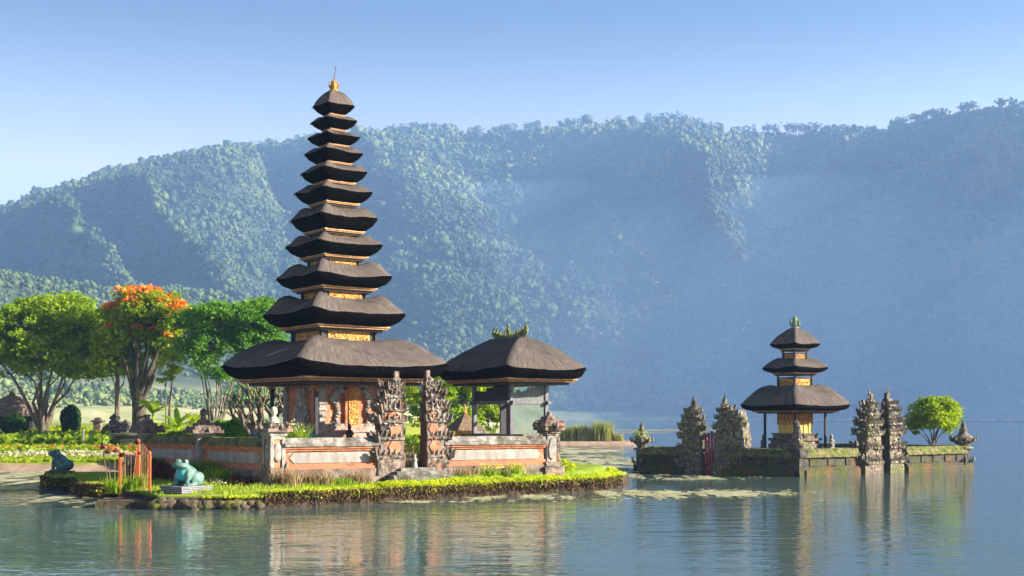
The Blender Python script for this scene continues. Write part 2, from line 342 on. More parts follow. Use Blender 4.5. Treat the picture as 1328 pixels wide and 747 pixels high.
def leaves(cent, size, up=.5, asp=.55, seed=0, droop=None):
    """one folded diamond leaf per centre -> (verts, quads)"""
    g = np.random.default_rng(seed); n = len(cent); size = np.broadcast_to(np.asarray(size, float), (n,))*g.uniform(.65, 1.3, n)
    t = g.normal(size=(n, 3)); t[:, 2] = t[:, 2]*.6
    if droop is not None: t = t+np.asarray(droop)
    t /= np.linalg.norm(t, axis=1)[:, None]
    nrm = g.normal(size=(n, 3)); nrm[:, 2] += up*2
    b = np.cross(nrm, t); b /= np.linalg.norm(b, axis=1)[:, None]+1e-9
    L = t*size[:, None]*.5; B = b*size[:, None]*asp*.5
    v = np.stack([cent-L, cent+B, cent+L, cent-B], 1).reshape(-1, 3)
    return v, np.arange(n*4).reshape(-1, 4)
def fringe(ring, n, ln, m, parent, seed):
    """loose fibres sticking out along a thatch eave"""
    g = np.random.default_rng(seed); q = np.array(ring); c = q.mean(0); i = g.integers(0, len(q), n); t = g.uniform(0, 1, n)[:, None]
    p = q[i]*(1-t)+q[(i+1) % len(q)]*t; d = p-c; d[:, 2] = 0; d /= np.linalg.norm(d, axis=1)[:, None]; L = ln*g.uniform(.3, 1.2, n)[:, None]
    e = p+d*L*.55-np.array([0, 0, 1])*L*.75+g.normal(size=(n, 3))*ln*.12; w = np.stack([-d[:, 1], d[:, 0], d[:, 2]], 1)*.018; p = p-d*.03
    v = np.stack([p-w, p+w, e+w*.3, e-w*.3], 1).reshape(-1, 3); return nmesh('eave_fringe', v, np.arange(n*4).reshape(-1, 4), m, parent)
def in_ball(n, g):
    v = g.normal(size=(n, 3)); v /= np.linalg.norm(v, axis=1)[:, None]; return v*(g.uniform(0, 1, n)**(1/3))[:, None]

def tree(name, label, base, lobes, leaf, bark, nleaf=9000, lsize=.32, clump=.75, rad=.3, fork=.25, stems=1, group=None, cat='tree', flowers=None, seed=1, spread=.35, flat=.55, shell=.55, twigs=5):
    """lobes: (centre, radii) in world space; limbs climb from the base to every lobe, twigs to every leaf clump"""
    g = np.random.default_rng(seed); rr = random.Random(seed); base = Vector(base)
    root = thing(name, label, cat, base, 0, group); tr = MB(); cents = []; fl = []
    vols = np.array([(r[0]*r[1]*r[2])**(2/3) for c, r in lobes]); vols = vols/vols.sum()
    for k, ((c, r), w) in enumerate(zip(lobes, vols)):
        c = Vector(c)-base; r = np.array(r)
        st = Vector((0, 0, -.15))
        if stems > 1:
            a = 2*math.pi*(k % stems)/stems+rr.random(); st = Vector((math.cos(a), math.sin(a), 0))*rad*.5+Vector((0, 0, -.15))
        f = Vector((c.x*.12, c.y*.12, c.z*fork)) if stems == 1 else st.lerp(c, .3)+Vector((0, 0, c.z*.12))
        p2 = f.lerp(c, .5)+Vector((rr.uniform(-1, 1), rr.uniform(-1, 1), rr.uniform(-.2, .5)))*r[0]*spread
        p1 = f.lerp(p2, .5)+Vector((rr.uniform(-1, 1), rr.uniform(-1, 1), 0))*r[0]*spread*.35
        k0 = rad*(1 if stems == 1 else .6)
        f0 = st.lerp(f, .5)+Vector((rr.uniform(-1, 1), rr.uniform(-1, 1), 0))*rad*.35
        tr.tube([st, f0, f, p1, p2, c], [k0*1.25, k0*.9, k0*.72, k0*.5, k0*.34, k0*.15], 8)
        ncl = max(4, int(nleaf*w/70)); per = int(nleaf*w/ncl)
        d = g.normal(size=(ncl, 3)); d[:, 2] = d[:, 2]*.9+.25; d /= np.linalg.norm(d, axis=1)[:, None]
        q = np.array(c)+d*r*(shell+(1.05-shell)*g.uniform(0, 1, ncl)**.6)[:, None]
        for j, cc in enumerate(q):
            if j % max(1, ncl//(twigs*3)) == 0:
                e = Vector(cc); m = c.lerp(e, .5)+Vector((0, 0, -.1))*r[2]
                tr.tube([p2.lerp(c, .5), m, e], [k0*.22, k0*.12, .015], 5, False)
            s = clump*g.uniform(.6, 1.3)
            cents.append(cc+in_ball(per, g)*np.array([s, s, s*flat]))
            if flowers and d[j, 2] > -.15 and g.uniform() < flowers[1] and c.z > flowers[3]:
                fl.append(cc+in_ball(flowers[2], g)*np.array([s, s, s*.5])*.75+np.array([0, 0, s*flat*.75]))
    tr.build('trunk', bark, root, True)
    v, f = leaves(np.concatenate(cents), lsize, .12, .6, seed)
    nmesh('crown', v, f, leaf, root)
    if fl:
        v, f = leaves(np.concatenate(fl), lsize*1.05, .6, .8, seed+1); nmesh('blossom', v, f, flowers[0], root)
    return root

def lob(u, v, ru, rv, d, dd=0., kd=1.):
    """a crown lobe seen at u,v with half sizes ru,rv when d metres away"""
    c = P(u, v, d); s = d/F; c.y += dd; return (c, (ru*s, ru*s*kd, rv*s))

def bush(name, label, base, r, leaf, n, lsize, group=None, cat='bush', seed=1, box=False, stem=None, shell=.6):
    g = np.random.default_rng(seed); root = thing(name, label, cat, base, 0, group)
    if box:
        q = g.uniform(-1, 1, (n, 3)); k = np.argmax(np.abs(q), 1); q[np.arange(n), k] = np.sign(q[np.arange(n), k])*g.uniform(.86, 1.03, n)
    else:
        q = g.normal(size=(n, 3)); q /= np.linalg.norm(q, axis=1)[:, None]; q *= (shell+(1-shell)*g.uniform(0, 1, n)**.5)[:, None]
        q *= (.82+.4*fbm(q[:, 0]*2.2+9+seed, q[:, 2]*2.2+5+q[:, 1], 3, seed))[:, None]
    c = q*np.array(r)+np.array([0, 0, r[2]*1.0]); c = c[c[:, 2] > -.1]
    v, f = leaves(c, lsize, .4, .6, seed); nmesh('foliage', v, f, leaf, root)
    t = MB()
    for k in range(5):
        a = k*1.26; t.tube([(0, 0, -.1), (r[0]*.2*math.cos(a), r[1]*.2*math.sin(a), r[2]*.7), (r[0]*.55*math.cos(a), r[1]*.55*math.sin(a), r[2]*1.4)], [.05, .035, .01], 5)
    t.build('stem', stem or BARK_DARK, root)
    return root

def blades(pts, h, w, seed=0, lean=.35):
    """grass or reed blades standing on pts -> (verts, quads); two quads to a blade"""
    g = np.random.default_rng(seed); n = len(pts); h = np.broadcast_to(np.asarray(h, float), (n,))*g.uniform(.6, 1.2, n)
    a = g.uniform(0, 2*np.pi, n); b = g.uniform(0, 2*np.pi, n); W_ = np.stack([np.cos(a), np.sin(a), 0*a], 1)*w*.5
    Ld = np.stack([np.cos(b), np.sin(b), 0*b], 1)*(h*lean*g.uniform(.2, 1.2, n))[:, None]
    up = np.stack([0*h, 0*h, h], 1)
    p0 = pts; p1 = pts+up*.55+Ld*.35; p2 = pts+up+Ld
    v = np.stack([p0-W_, p0+W_, p1+W_*.8, p1-W_*.8, p2+W_*.15, p2-W_*.15], 1).reshape(-1, 3)
    i = np.arange(n)[:, None]*6
    f = np.concatenate([i+np.array([0, 1, 2, 3]), i+np.array([3, 2, 4, 5])], 0); return v, f

def inside(poly, x, y):
    r = np.zeros(x.shape, bool); n = len(poly); j = n-1
    for i in range(n):
        xi, yi = poly[i][0], poly[i][1]; xj, yj = poly[j][0], poly[j][1]
        c = ((yi > y) != (yj > y)) & (x < (xj-xi)*(y-yi)/((yj-yi) or 1e-9)+xi); r ^= c; j = i
    return r
def sdist(poly, x, y):
    d = np.full(x.shape, 1e9); n = len(poly)
    for i in range(n):
        ax, ay = poly[i][0], poly[i][1]; bx, by = poly[(i+1) % n][0], poly[(i+1) % n][1]
        t = np.clip(((x-ax)*(bx-ax)+(y-ay)*(by-ay))/((bx-ax)**2+(by-ay)**2+1e-12), 0, 1)
        d = np.minimum(d, np.hypot(x-ax-t*(bx-ax), y-ay-t*(by-ay)))
    return np.where(inside(poly, x, y), d, -d)
def grid_mesh(name, x, y, z, m):
    nx, ny = x.shape; i = np.arange(nx*ny).reshape(nx, ny)
    f = np.stack([i[:-1, :-1], i[1:, :-1], i[1:, 1:], i[:-1, 1:]], -1).reshape(-1, 4)
    return nmesh(name, np.stack([x, y, z], -1).reshape(-1, 3), f, m, None, True)
# ------------------------------------------------------------------ the setting: ground with mountains, water, shores
RV = [(-1400, 520), (-500, 415), (-200, 345), (0, 276), (60, 255), (150, 224), (230, 206), (300, 193), (400, 184), (475, 174), (550, 167), (610, 173), (640, 173), (690, 167), (750, 162), (820, 159), (880, 157), (910, 165), (960, 176), (1000, 170), (1060, 168), (1120, 169), (1160, 158), (1220, 144), (1290, 131), (1328, 133), (1500, 120), (1900, 140), (3000, 200)]
def ridge_h(th, r):
    u = CU+F*np.tan(th); v = np.interp(u, [a for a, b in RV], [b for a, b in RV])+7; return 3+(HZ-v)/F*r*np.cos(th)
DEG = [-62, -30, -22, -10, 0, 8, 15, 22, 30, 45, 62]
def Dr(t): return np.interp(np.degrees(t), DEG, [1500, 1480, 1400, 1340, 1290, 1240, 1120, 980, 880, 840, 840])
def Fr(t): return np.interp(np.degrees(t), [-62, -22, -8, -3, 2, 10, 16, 22, 30, 62], [740, 740, 720, 740, 830, 800, 775, 745, 640, 560])
def Sr(t): return np.interp(np.degrees(t), [-62, -22, -6, -1, 1.5, 22, 30, 62], [200, 300, 330, 560, 742, 738, 630, 550])
SCL = 1.8                                        # the mountain ring stands this many times farther off than it is drawn here
def terrain(th, r): return SCL*terrain0(th, r/SCL)
def terrain0(th, r):
    D, Fo, Sh = Dr(th), Fr(th), Sr(th); H = ridge_h(th, D)
    t = np.clip((r-Fo)/(D-Fo), 0, 1); A = th*1000; deg = np.degrees(th)
    q = A+.33*(r-Fo)+60*fbm(A/240, r/240, 3, 5)
    r1 = 1-np.abs(2*vn(q/185, r/900, 2)-1); r2 = 1-np.abs(2*vn(q/72+9, r/420, 4)-1); r3 = fbm(A/45, r/45, 4, 8)
    amp = np.interp(deg, [-25, 8, 15, 25], [1, 1, .6, .35])
    k = np.clip(4*t*(1-t), 0, 1)**.8
    h = H*(t**1.12+k*amp*(.62*(r1-.5)+.38*(r2-.5)+.12*(r3-.5)))
    h = np.minimum(h, H*(.25+.75*t**.6))
    h = np.where(r > D, H-(r-D)*.4, h)
    land = np.clip((r-Sh)/12, 0, 1)
    low = land*(.9+2.0*sstep(0, 14, r-Sh)+np.clip(r-Sh, 0, 400)*.022+13*sstep(25, 85, r-Sh)*sstep(-4, 2, deg)+7*fbm(A/60, r/60, 4, 12)*np.clip((r-Sh)/70, 0, 1))
    low = low*sstep(D+500, D, r)*(1-t)**1.6
    def hill(u0, r0, wt, wr, hh):
        a0 = math.atan((u0-CU)/F); x = (th-a0)*r0/wt; y = (r-r0)/wr; return hh*np.exp(-x*x-y*y)
    low = low+hill(230, 650, 60, 70, 34)+hill(330, 690, 60, 60, 20)+hill(110, 620, 50, 70, 18)+hill(-60, 560, 60, 80, 48)+hill(720, 860, 90, 60, 18)+hill(880, 850, 70, 40, 10)
    z = np.maximum(h, 0)+low
    return np.where(r < Sh, -3.0+1.5*sstep(-40, 0, r-Sh), z)
TH = np.radians(np.concatenate([np.arange(-60, -25, 1.0), np.arange(-25, 25, .11), np.arange(25, 60.1, 1.0)]))
RR = np.concatenate([[1, 60, 150], np.arange(190, 700, 8), np.arange(700, 1520, 6), [1540, 1600]])
tt, rr_ = np.meshgrid(TH, RR, indexing='ij')
rr_ = rr_*SCL; zz = terrain(tt, rr_); zz = np.where(rr_ < 300, -4.0, zz)
GROUND = mat('forest_floor', [(.022, .040, .015), (.035, .06, .02), (.06, .085, .03)], .007, 1., (.17, .6, 2.5), layers=[((.13, .15, .05), .005, .62, .7)])
t = NT('far_ground'); v = t.coord(); n1 = t.noise(v, .007, 6); sp = t.n('ShaderNodeSeparateXYZ'); t.l(v, sp.inputs[0])
c = t.ramp(n1, [(.3, (.022, .040, .015)), (.5, (.035, .06, .02)), (.7, (.06, .085, .03))])
c = t.mix(t.maprange(sp.outputs[2], 14, 30), t.ramp(t.noise(v, .03, 4), [(.35, (.16, .22, .06)), (.5, (.36, .37, .16)), (.65, (.50, .45, .28))]), c)
b = t.n('ShaderNodeBsdfPrincipled'); b.inputs['Roughness'].default_value = 1.; t.l(c, b.inputs['Base Color']); t.l(b.outputs[0], t.out.inputs[0]); GROUND = t.m
g_ = grid_mesh('ground', rr_*np.sin(tt), rr_*np.cos(tt), zz, GROUND); struct(g_)

def ico(bm):
    p = (1+5**.5)/2; q = [bm.verts.new(Vector(c).normalized()) for c in ((-1, p, 0), (1, p, 0), (-1, -p, 0), (1, -p, 0), (0, -1, p), (0, 1, p), (0, -1, -p), (0, 1, -p), (p, 0, -1), (p, 0, 1), (-p, 0, -1), (-p, 0, 1))]
    for f in ((0, 11, 5), (0, 5, 1), (0, 1, 7), (0, 7, 10), (0, 10, 11), (1, 5, 9), (5, 11, 4), (11, 10, 2), (10, 7, 6), (7, 1, 8), (3, 9, 4), (3, 4, 2), (3, 2, 6), (3, 6, 8), (3, 8, 9), (4, 9, 5), (2, 4, 11), (6, 2, 10), (8, 6, 7), (9, 8, 1)): bm.faces.new([q[i] for i in f])
    bm.verts.index_update()
def forest(name, n, thr, rfun, sizef, m, label, seed, keep=None):
    g = np.random.default_rng(seed)
    bm = bmesh.new(); bmesh.ops.create_icosphere(bm, subdivisions=1, radius=1)
    bm.clear(); ico(bm)
    bv = np.array([v.co[:] for v in bm.verts]); bf = np.array([[v.index for v in f.verts] for f in bm.faces]); bm.free()
    th = np.radians(g.uniform(thr[0], thr[1], n)); a, b = rfun(th); r = np.sqrt(g.uniform(0, 1, n)*(b*b-a*a)+a*a)
    r = r*SCL; z = terrain(th, r)
    ok = z > .8*SCL
    if keep is not None: ok &= keep(th, r/SCL, z/SCL, g)
    th, r, z = th[ok], r[ok], z[ok]; s = sizef(th, r, g)*SCL; hg = s*g.uniform(.6, 1.5, len(s))
    q = 5                                           # foliage masses to a tree
    th, r, z, s, hg = (np.repeat(k, q) for k in (th, r, z, s, hg)); n = len(th)
    x = r*np.sin(th)+g.normal(size=n)*s*.5; y = r*np.cos(th)+g.normal(size=n)*s*.5; z = z+hg*g.uniform(.2, 1.1, n); s = s*np.clip(g.lognormal(-1.0, .38, n), .15, .95)
    v = bv[None]*g.uniform(.5, 1.5, (n, len(bv), 1))*s[:, None, None]
    v = v+np.stack([x, y, z], 1)[:, None, :]
    f = (bf[None]+(np.arange(n)*len(bv))[:, None, None]).reshape(-1, 3)
    o = nmesh(name, v.reshape(-1, 3), f, m); tag(o, label, 'forest', kind='stuff'); return o
FOREST = leafmat('distant_canopy', (.012, .033, .011), (.036, .072, .018), (.13, .165, .045), .10, .009, .6, .22)
MEADOW = leafmat('distant_scrub', (.08, .14, .04), (.15, .22, .06), (.26, .31, .10), .15, .011)
forest('mountain_forest', 84000, (-25, 25), lambda th: (Fr(th)-60, Dr(th)-9), lambda th, r, g: np.clip(g.lognormal(.72, .36, len(th)), .9, 6.)*np.where(g.uniform(0, 1, len(th)) < .12, 1.35, 1), FOREST,
       'dense forest covering the steep mountain ridge behind the lake', 3)
FOOT = leafmat('foothill_canopy', (.03, .065, .022), (.065, .11, .035), (.13, .17, .06), .10, .011, .6, .25)
forest('lowland_forest', 17000, (-25, 25), lambda th: (Sr(th)+14, Fr(th)), lambda th, r, g: np.clip(g.lognormal(-.42, .35, len(th)), .3, 1.5)*(r/SCL/300)*1.2, FOOT,
       'hazy belt of trees on the low far shore at the mountain foot', 4, lambda th, r, z, g: ((fbm(th*1000/70, r/70, 3, 31) > .53) | (z > 18)) & ((r-Sr(th)) > 22))
forest('shore_scrub', 2500, (-25, 25), lambda th: (Sr(th)+17, Sr(th)+150), lambda th, r, g: g.uniform(.5, 1.6, len(th)), MEADOW,
       'pale scrub and crops along the far lake edge', 5)

# trees on the skyline, thin trunks with sky between them
g = np.random.default_rng(11); vv = []; ff = []; off = 0; tm = MB()
th_ = np.radians(g.uniform(-20, 24, 1500)); th_ = th_[(fbm(np.degrees(th_)*2.2, th_*0, 3, 3) > .40)]
lv = []
for a in th_:
    r = (Dr(np.array([a]))[0]+g.uniform(-8, 2))*SCL; x, y = r*math.sin(a), r*math.cos(a); z = float(terrain(np.array([a]), np.array([r]))[0])-1
    h = g.uniform(8, 14)*SCL*(1-.42*float(sstep(.17, .30, a))); lean = g.uniform(-1.6, 1.6)
    tm.tube([(x, y, z-2), (x+lean*.4, y, z+h*.55), (x+lean, y, z+h*.95)], [.5, .36, .12], 4, False)
    for k in range(3):
        w = g.uniform(1.2, 2.8); c = np.array([x+lean+g.normal()*2.2, y+g.normal()*2.2, z+h*g.uniform(.62, 1.0)])
        tm.tube([(x+lean*.5, y, z+h*.5), tuple(c)], [.22, .1], 4, False)
        lv.append(c+in_ball(20, g)*np.array([w, w, w*.65]))
v, f = leaves(np.concatenate(lv), 1.8, .2, .7, 12)
sk_t = nmesh('skyline_forest', np.concatenate([v, np.array(tm.v)]), np.concatenate([f, np.array([q for q in tm.f if len(q) == 4])+len(v)]), [FOREST, BARK_DARK], None, False, np.concatenate([np.zeros(len(f)), np.ones(len([q for q in tm.f if len(q) == 4]))]))
tag(sk_t, 'row of thin trunked trees standing along the mountain skyline', 'forest', kind='stuff')

# water
t = NT('lake_water'); v1 = t.coord((.55, 1.1, 1)); v2 = t.coord((1.6, 3.0, 1))
n1 = t.noise(v1, .9, 3, .5, .4); n2 = t.noise(v2, 1.4, 2, .5, .3)
ad = t.n('ShaderNodeMath', operation='MULTIPLY_ADD'); t.l(n2, ad.inputs[0]); ad.inputs[1].default_value = .35; t.l(n1, ad.inputs[2])
b = t.n('ShaderNodeBsdfPrincipled'); b.inputs['Base Color'].default_value = (.064, .108, .102, 1); b.inputs['Roughness'].default_value = .03; b.inputs['IOR'].default_value = 1.45
bp = t.bump(ad.outputs[0], 1.0, .045); t.l(bp, b.inputs['Normal']); t.l(t.maprange(t.noise(t.coord((.035, .09, 1)), 1., 3, .5, .6), .38, .62, .25, 1.15), bp.node.inputs['Strength']); t.l(b.outputs[0], t.out.inputs[0])
w = MB(); w.add([(-2480, -60, 0), (2480, -60, 0), (2480, 2850, 0), (-2480, 2850, 0)], [(0, 1, 2, 3)]); struct(w.build('water', t.m))

# garden shore on the left, running behind the temple out to a low spit
GARD = [(-95, 70), (-45, 69), (-22, 68.5), (-15, 69), (-9, 76), (-3, 82), (0.2, 92), (1.4, 115), (2.2, 137), (13.6, 141), (15.5, 146), (10, 156), (-6, 185), (-95, 190)]
def garden_z(x, y):
    d = sdist(GARD, x, y)+.5*(fbm(x*.6, y*.6, 3, 4)-.5); left = sstep(-7, -13, x)
    z = left*(.45+.43*np.clip((y-68)/28, 0, 1)+.72*sstep(97.2, 97.6, y)+.6*np.clip((y-98)/60, 0, 1))+(1-left)*(.55-.25*sstep(95, 130, y))
    z = z+.06*(fbm(x*.5, y*.5, 3, 9)-.5)
    return np.where(d > 0, np.minimum(z, -.05+d*.8), np.maximum(-.6, d*.5-.05))
gx, gy = np.meshgrid(np.arange(-97, 20, .7), np.arange(64, 194, .7), indexing='ij')
t = NT('shore_ground'); v = t.coord(); n1 = t.noise(v, 1.2, 5); n2 = t.noise(v, .16, 4)
gr = t.ramp(n1, [(.3, (.12, .18, .02)), (.5, (.24, .28, .035)), (.7, (.38, .37, .07))])
so_ = t.ramp(n1, [(.3, (.22, .14, .10)), (.7, (.40, .30, .23))])
sp = t.n('ShaderNodeSeparateXYZ'); t.l(v, sp.inputs[0]); ad = t.n('ShaderNodeMath', operation='MULTIPLY_ADD'); t.l(n2, ad.inputs[0]); ad.inputs[1].default_value = .25; t.l(sp.outputs[2], ad.inputs[2])
c = t.mix(t.maprange(ad.outputs[0], .44, .56), so_, gr)
b = t.n('ShaderNodeBsdfPrincipled'); b.inputs['Roughness'].default_value = 1.; b.inputs['Specular IOR Level'].default_value = .1; t.l(c, b.inputs['Base Color']); t.l(t.bump(n1, .8, .08), b.inputs['Normal']); t.l(b.outputs[0], t.out.inputs[0]); SHORE = t.m
struct(grid_mesh('shore_ground', gx, gy, garden_z(gx, gy), SHORE))

# temple island
N1 = Vector((-8.61, 44.6, 0)); A31 = D2(31.0); R1 = N1+A31*11.82; L1 = Vector((-14.9, 50.4, 0))
ISL = [tuple(G(u, v)[:2]) for u, v in ((197, 661), (270, 660.5), (345, 659), (420, 656), (500, 652), (580, 647.5), (650, 643.5), (720, 640), (785, 636.5), (808, 631))]
ISL += [(5.6, 58), (3.2, 66), (.6, 72), (-2, 84), (-15.6, 84), (-15.9, 57), (-21.2, 57.5)]+[tuple(G(u, v)[:2]) for u, v in ((50, 632.5), (58, 635.5), (90, 635.5), (95, 643), (125, 645.5), (153, 645), (160, 652))]
def isl_z(x, y):
    d = sdist(ISL, x, y)
    return np.where(d > 0, np.minimum(.47+.05*(fbm(x*1.5, y*1.5, 3, 2)-.5)+(.10+.22*sstep(-4.5, -2, x))*sstep(.5, 1.5, d), -.1+d*4.), np.maximum(-.8, d*2-.1))
gx, gy = np.meshgrid(np.arange(-23, 8, .16), np.arange(38, 86, .16), indexing='ij')
t = NT('island_ground'); v = t.coord(); n1 = t.noise(v, 2.2, 6); n2 = t.noise(v, .5, 4)
gr = t.ramp(n1, [(.3, (.10, .18, .016)), (.5, (.18, .26, .024)), (.7, (.28, .33, .04))])
gr = t.mix(t.maprange(n2, .58, .72), gr, (.20, .15, .09))
sp = t.n('ShaderNodeSeparateXYZ'); t.l(v, sp.inputs[0])
c = t.mix(t.maprange(sp.outputs[2], .36, .46), t.ramp(n1, [(.3, (.02, .016, .012)), (.7, (.08, .06, .045))]), gr)
b = t.n('ShaderNodeBsdfPrincipled'); b.inputs['Roughness'].default_value = 1.; b.inputs['Specular IOR Level'].default_value = .1; t.l(c, b.inputs['Base Color']); t.l(t.bump(n1, .8, .05), b.inputs['Normal']); t.l(b.outputs[0], t.out.inputs[0])
struct(grid_mesh('island_ground', gx, gy, isl_z(gx, gy), t.m))
B31 = D2(121.0)
def slab(name, poly, z0, z1, m):
    b = MB(); n = len(poly); b.add([(p[0], p[1], z0) for p in poly]+[(p[0], p[1], z1) for p in poly], [tuple(range(n))[::-1], tuple(range(n, 2*n))]+[(i, (i+1) % n, (i+1) % n+n, i+n) for i in range(n)])
    o = b.build(name, m); return struct(o)
slab('courtyard_floor', [N1+A31*.5+B31*.4, R1-A31*.3+B31*.4, R1+B31*15, L1+B31*8+A31*1, L1+A31*.6+B31*.2], .2, 1.30, STONE_BASE)
N2 = Vector((14.65, 63.0, 0)); R2 = Vector((26.15, 71.5, 0)); L2 = Vector((7.25, 69.0, 0))
dR2 = (R2-N2).normalized(); dL2 = (L2-N2).normalized()
slab('shrine_floor', [N2+dR2*.5+dL2*.5, R2-dR2*.4+dL2*.4, R2+dL2*9, L2+dR2*13, L2-dL2*.4+dR2*.4], -1.0, 1.24, STONE_DARK)

# low air: one even box of haze round everything
HZM = bpy.data.materials.new('haze'); HZM.use_nodes = True; nt = HZM.node_tree; nt.nodes.clear(); o = nt.nodes.new('ShaderNodeOutputMaterial'); pv = nt.nodes.new('ShaderNodeVolumePrincipled')
pv.inputs['Color'].default_value = (.315, .545, 1.0, 1); pv.inputs['Density'].default_value = HAZE; pv.inputs['Anisotropy'].default_value = .15; nt.links.new(pv.outputs[0], o.inputs[1])
h = MB(); h.box(-2600, 2600, -120, 2930, -6.5, 760); hz = h.build('haze', HZM); tag(hz, 'blue morning haze over the lake', 'haze', kind='stuff')
# a bank of lower mist lying before the mountain foot, thinner towards the left
MSM = HZM.copy(); MSM.name = 'mist'; MSM.node_tree.nodes['Principled Volume'].inputs['Density'].default_value = .0015; MSM.node_tree.nodes['Principled Volume'].inputs['Color'].default_value = (.40, .63, 1, 1)
AN = [-40, -30, -22, -15, -8, -2, 4, 10, 16, 22, 28, 34, 40]; A0 = [1900, 1850, 1750, 1600, 1420, 1270, 1170, 1090, 1020, 950, 860, 800, 800]
q = []
for rr0, up in ((0, 0), (680, 1), (9999, 1), (9999, 0)):
    for a, r0 in zip(AN, A0): r = min(r0+rr0, 2650); q.append((r*math.sin(R(a)), r*math.cos(R(a)), .6+up*.195*(r0+680)))
n = len(AN); fs = []
for j in range(4):
    for i in range(n-1): k = (j+1) % 4; fs.append((j*n+i, j*n+i+1, k*n+i+1, k*n+i))
fs += [tuple(j*n for j in range(4)), tuple(j*n+n-1 for j in range(4))]
h = MB(); h.add(q, fs)
tag(h.build('mist', MSM), 'pale mist lying along the foot of the mountain', 'mist', kind='stuff')
# ------------------------------------------------------------------ thatched roofs
def roof_geo(hx, hy, tx, ty, ze, zt, zb, fr, lift=.08, hump=.10, prof=None, m=12, seed=0):
    """thatched roof on a rectangle: eave half sizes hx,hy at ze, neck tx,ty at zt, underside ending at fr*eave at zb"""
    prof = prof or [(0, 0), (.06, .12), (.16, .27), (.3, .47), (.45, .65), (.6, .80), (.75, .92), (.88, 1.0), (1, 1.0)]
    ring = []
    cs = [(-1, -1), (1, -1), (1, 1), (-1, 1)]
    for k in range(4):
        a, b = cs[k], cs[(k+1) % 4]
        for i in range(m):
            q = i/m; ring.append((a[0]+(b[0]-a[0])*q, a[1]+(b[1]-a[1])*q, abs(2*q-1)))
    n = len(ring); mbt = MB(); uv = []; vs = []; fs = []
    per = 2*(hx+hy)
    sc = max(hx, hy)
    def rounding(x, y, c, w):                      # corners a little rounded
        k = 1-.055*c**6*(1-.3*w); return x*k, y*k
    rows = [(w, ze+(zt-ze)*z, 1) for w, z in prof]
    for j, (w, z, top) in enumerate(rows):
        for i, (x, y, c) in enumerate(ring):
            X = x*(hx+(tx-hx)*w); Y = y*(hy+(ty-hy)*w); X, Y = rounding(X, Y, c, w)
            cz = c**2.2
            hb = math.sin(math.pi*w**1.45); Z = z+lift*sc*cz*(1-w)**2+hump*sc*(cz*1.0*hb-(1-cz)*.45*hb)
            d = mnoise.noise(Vector((X*2.6+seed, Y*2.6, Z*2)))*.07*min(1, sc)+mnoise.noise(Vector((X*.8+seed, Y*.8, Z)))*.09*min(1, sc)
            k = 1+d*.5/sc
            vs.append((X*k, Y*k, Z+d*.6)); uv.append((i/n*per, w*math.hypot(hx-tx, zt-ze)*1.2))
    uv2 = []
    m1 = len(rows)
    lip = [(1.005, -.035*sc-.02), (.985, -.075*sc-.03)]
    und = [(w, z) for w, z in lip]+[(fr+(1-fr)*q, None) for q in (.7, .4, .15, 0)]
    for w, z in und:
        q = (1-w)/(1-fr) if w < .98 else 0
        for i, (x, y, c) in enumerate(ring):
            X, Y = rounding(x*hx*w, y*hy*w, c, 0); cz = c**2.2
            base = ze+lift*sc*cz
            Z = base+z if z is not None else (ze-.075*sc-.03+lift*sc*cz*.8*(1-q))*(1-q**.75)+zb*q**.75
            r_ = mnoise.noise(Vector((X*5+seed, Y*5, w*9)))*.02*min(1, sc)
            vs.append((X, Y, Z+r_)); uv.append((i/n*per, -w))
    for j in range(m1-1):
        for i in range(n): fs.append((j*n+i, j*n+(i+1) % n, (j+1)*n+(i+1) % n, (j+1)*n+i))
    fs.append(tuple((m1-1)*n+i for i in range(n)))
    mbt.add(vs, fs); e = []
    o = m1*n; seq = [0]+[m1+k for k in range(len(und))]
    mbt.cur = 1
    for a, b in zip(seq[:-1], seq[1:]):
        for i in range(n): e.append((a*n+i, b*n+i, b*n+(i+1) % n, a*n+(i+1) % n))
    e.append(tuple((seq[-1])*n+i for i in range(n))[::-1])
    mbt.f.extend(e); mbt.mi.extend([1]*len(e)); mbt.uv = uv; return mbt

def fascia(hx, hy, z, t, parent, rich=True):
    """stepped gilded board under the thatch, with a row of small teeth"""
    b = MB(); b.cur = 0
    b.box(-hx, hx, -hy, hy, z-.30*t, z+.04)
    b.cur = 1; b.box(-hx*1.035, hx*1.035, -hy*1.035, hy*1.035, z-.16*t, z+.035)
    b.cur = 0; b.box(-hx*.97, hx*.97, -hy*.97, hy*.97, z-.55*t, z-.29*t)
    b.cur = 2; b.box(-hx*.90, hx*.90, -hy*.90, hy*.90, z-.95*t, z-.54*t)
    b.cur = 1
    nx = max(6, int(2*hx/(.16*t+.03)))
    for ax in (0, 1):
        h, o = (hx, hy) if ax == 0 else (hy, hx); nn = max(6, int(2*h/(.17*t+.04)))
        for i in range(nn):
            c = -h*.97+2*h*.97*(i+.5)/nn; w = h*.97/nn*.6
            for sg in (-1, 1):
                y0, y1 = sorted((sg*o*.965, sg*o*1.0))
                if ax == 0: b.box(c-w, c+w, y0, y1, z-.50*t, z-.305*t)
                else: b.box(y0, y1, c-w, c+w, z-.50*t, z-.305*t)
    return b.build('fascia', [REDWOOD, GILT, WOOD], parent)

def carved_panel(w, h, d, seed, n=None):
    """a panel of leafy relief in the x,z plane, facing -y"""
    b = MB(); r = random.Random(seed); b.box(-w/2, w/2, 0, d*.4, 0, h)
    n = n or int(w*h*160)+8
    for k in range(n):
        x = r.uniform(-.46, .46)*w; z = r.uniform(.06, .94)*h; s = r.uniform(.35, 1)*min(w, h)*.13
        b.blob((x, -d*.1, z), (s, d*.55, s*r.uniform(.6, 1.4)), 1, .3, k)
    return b

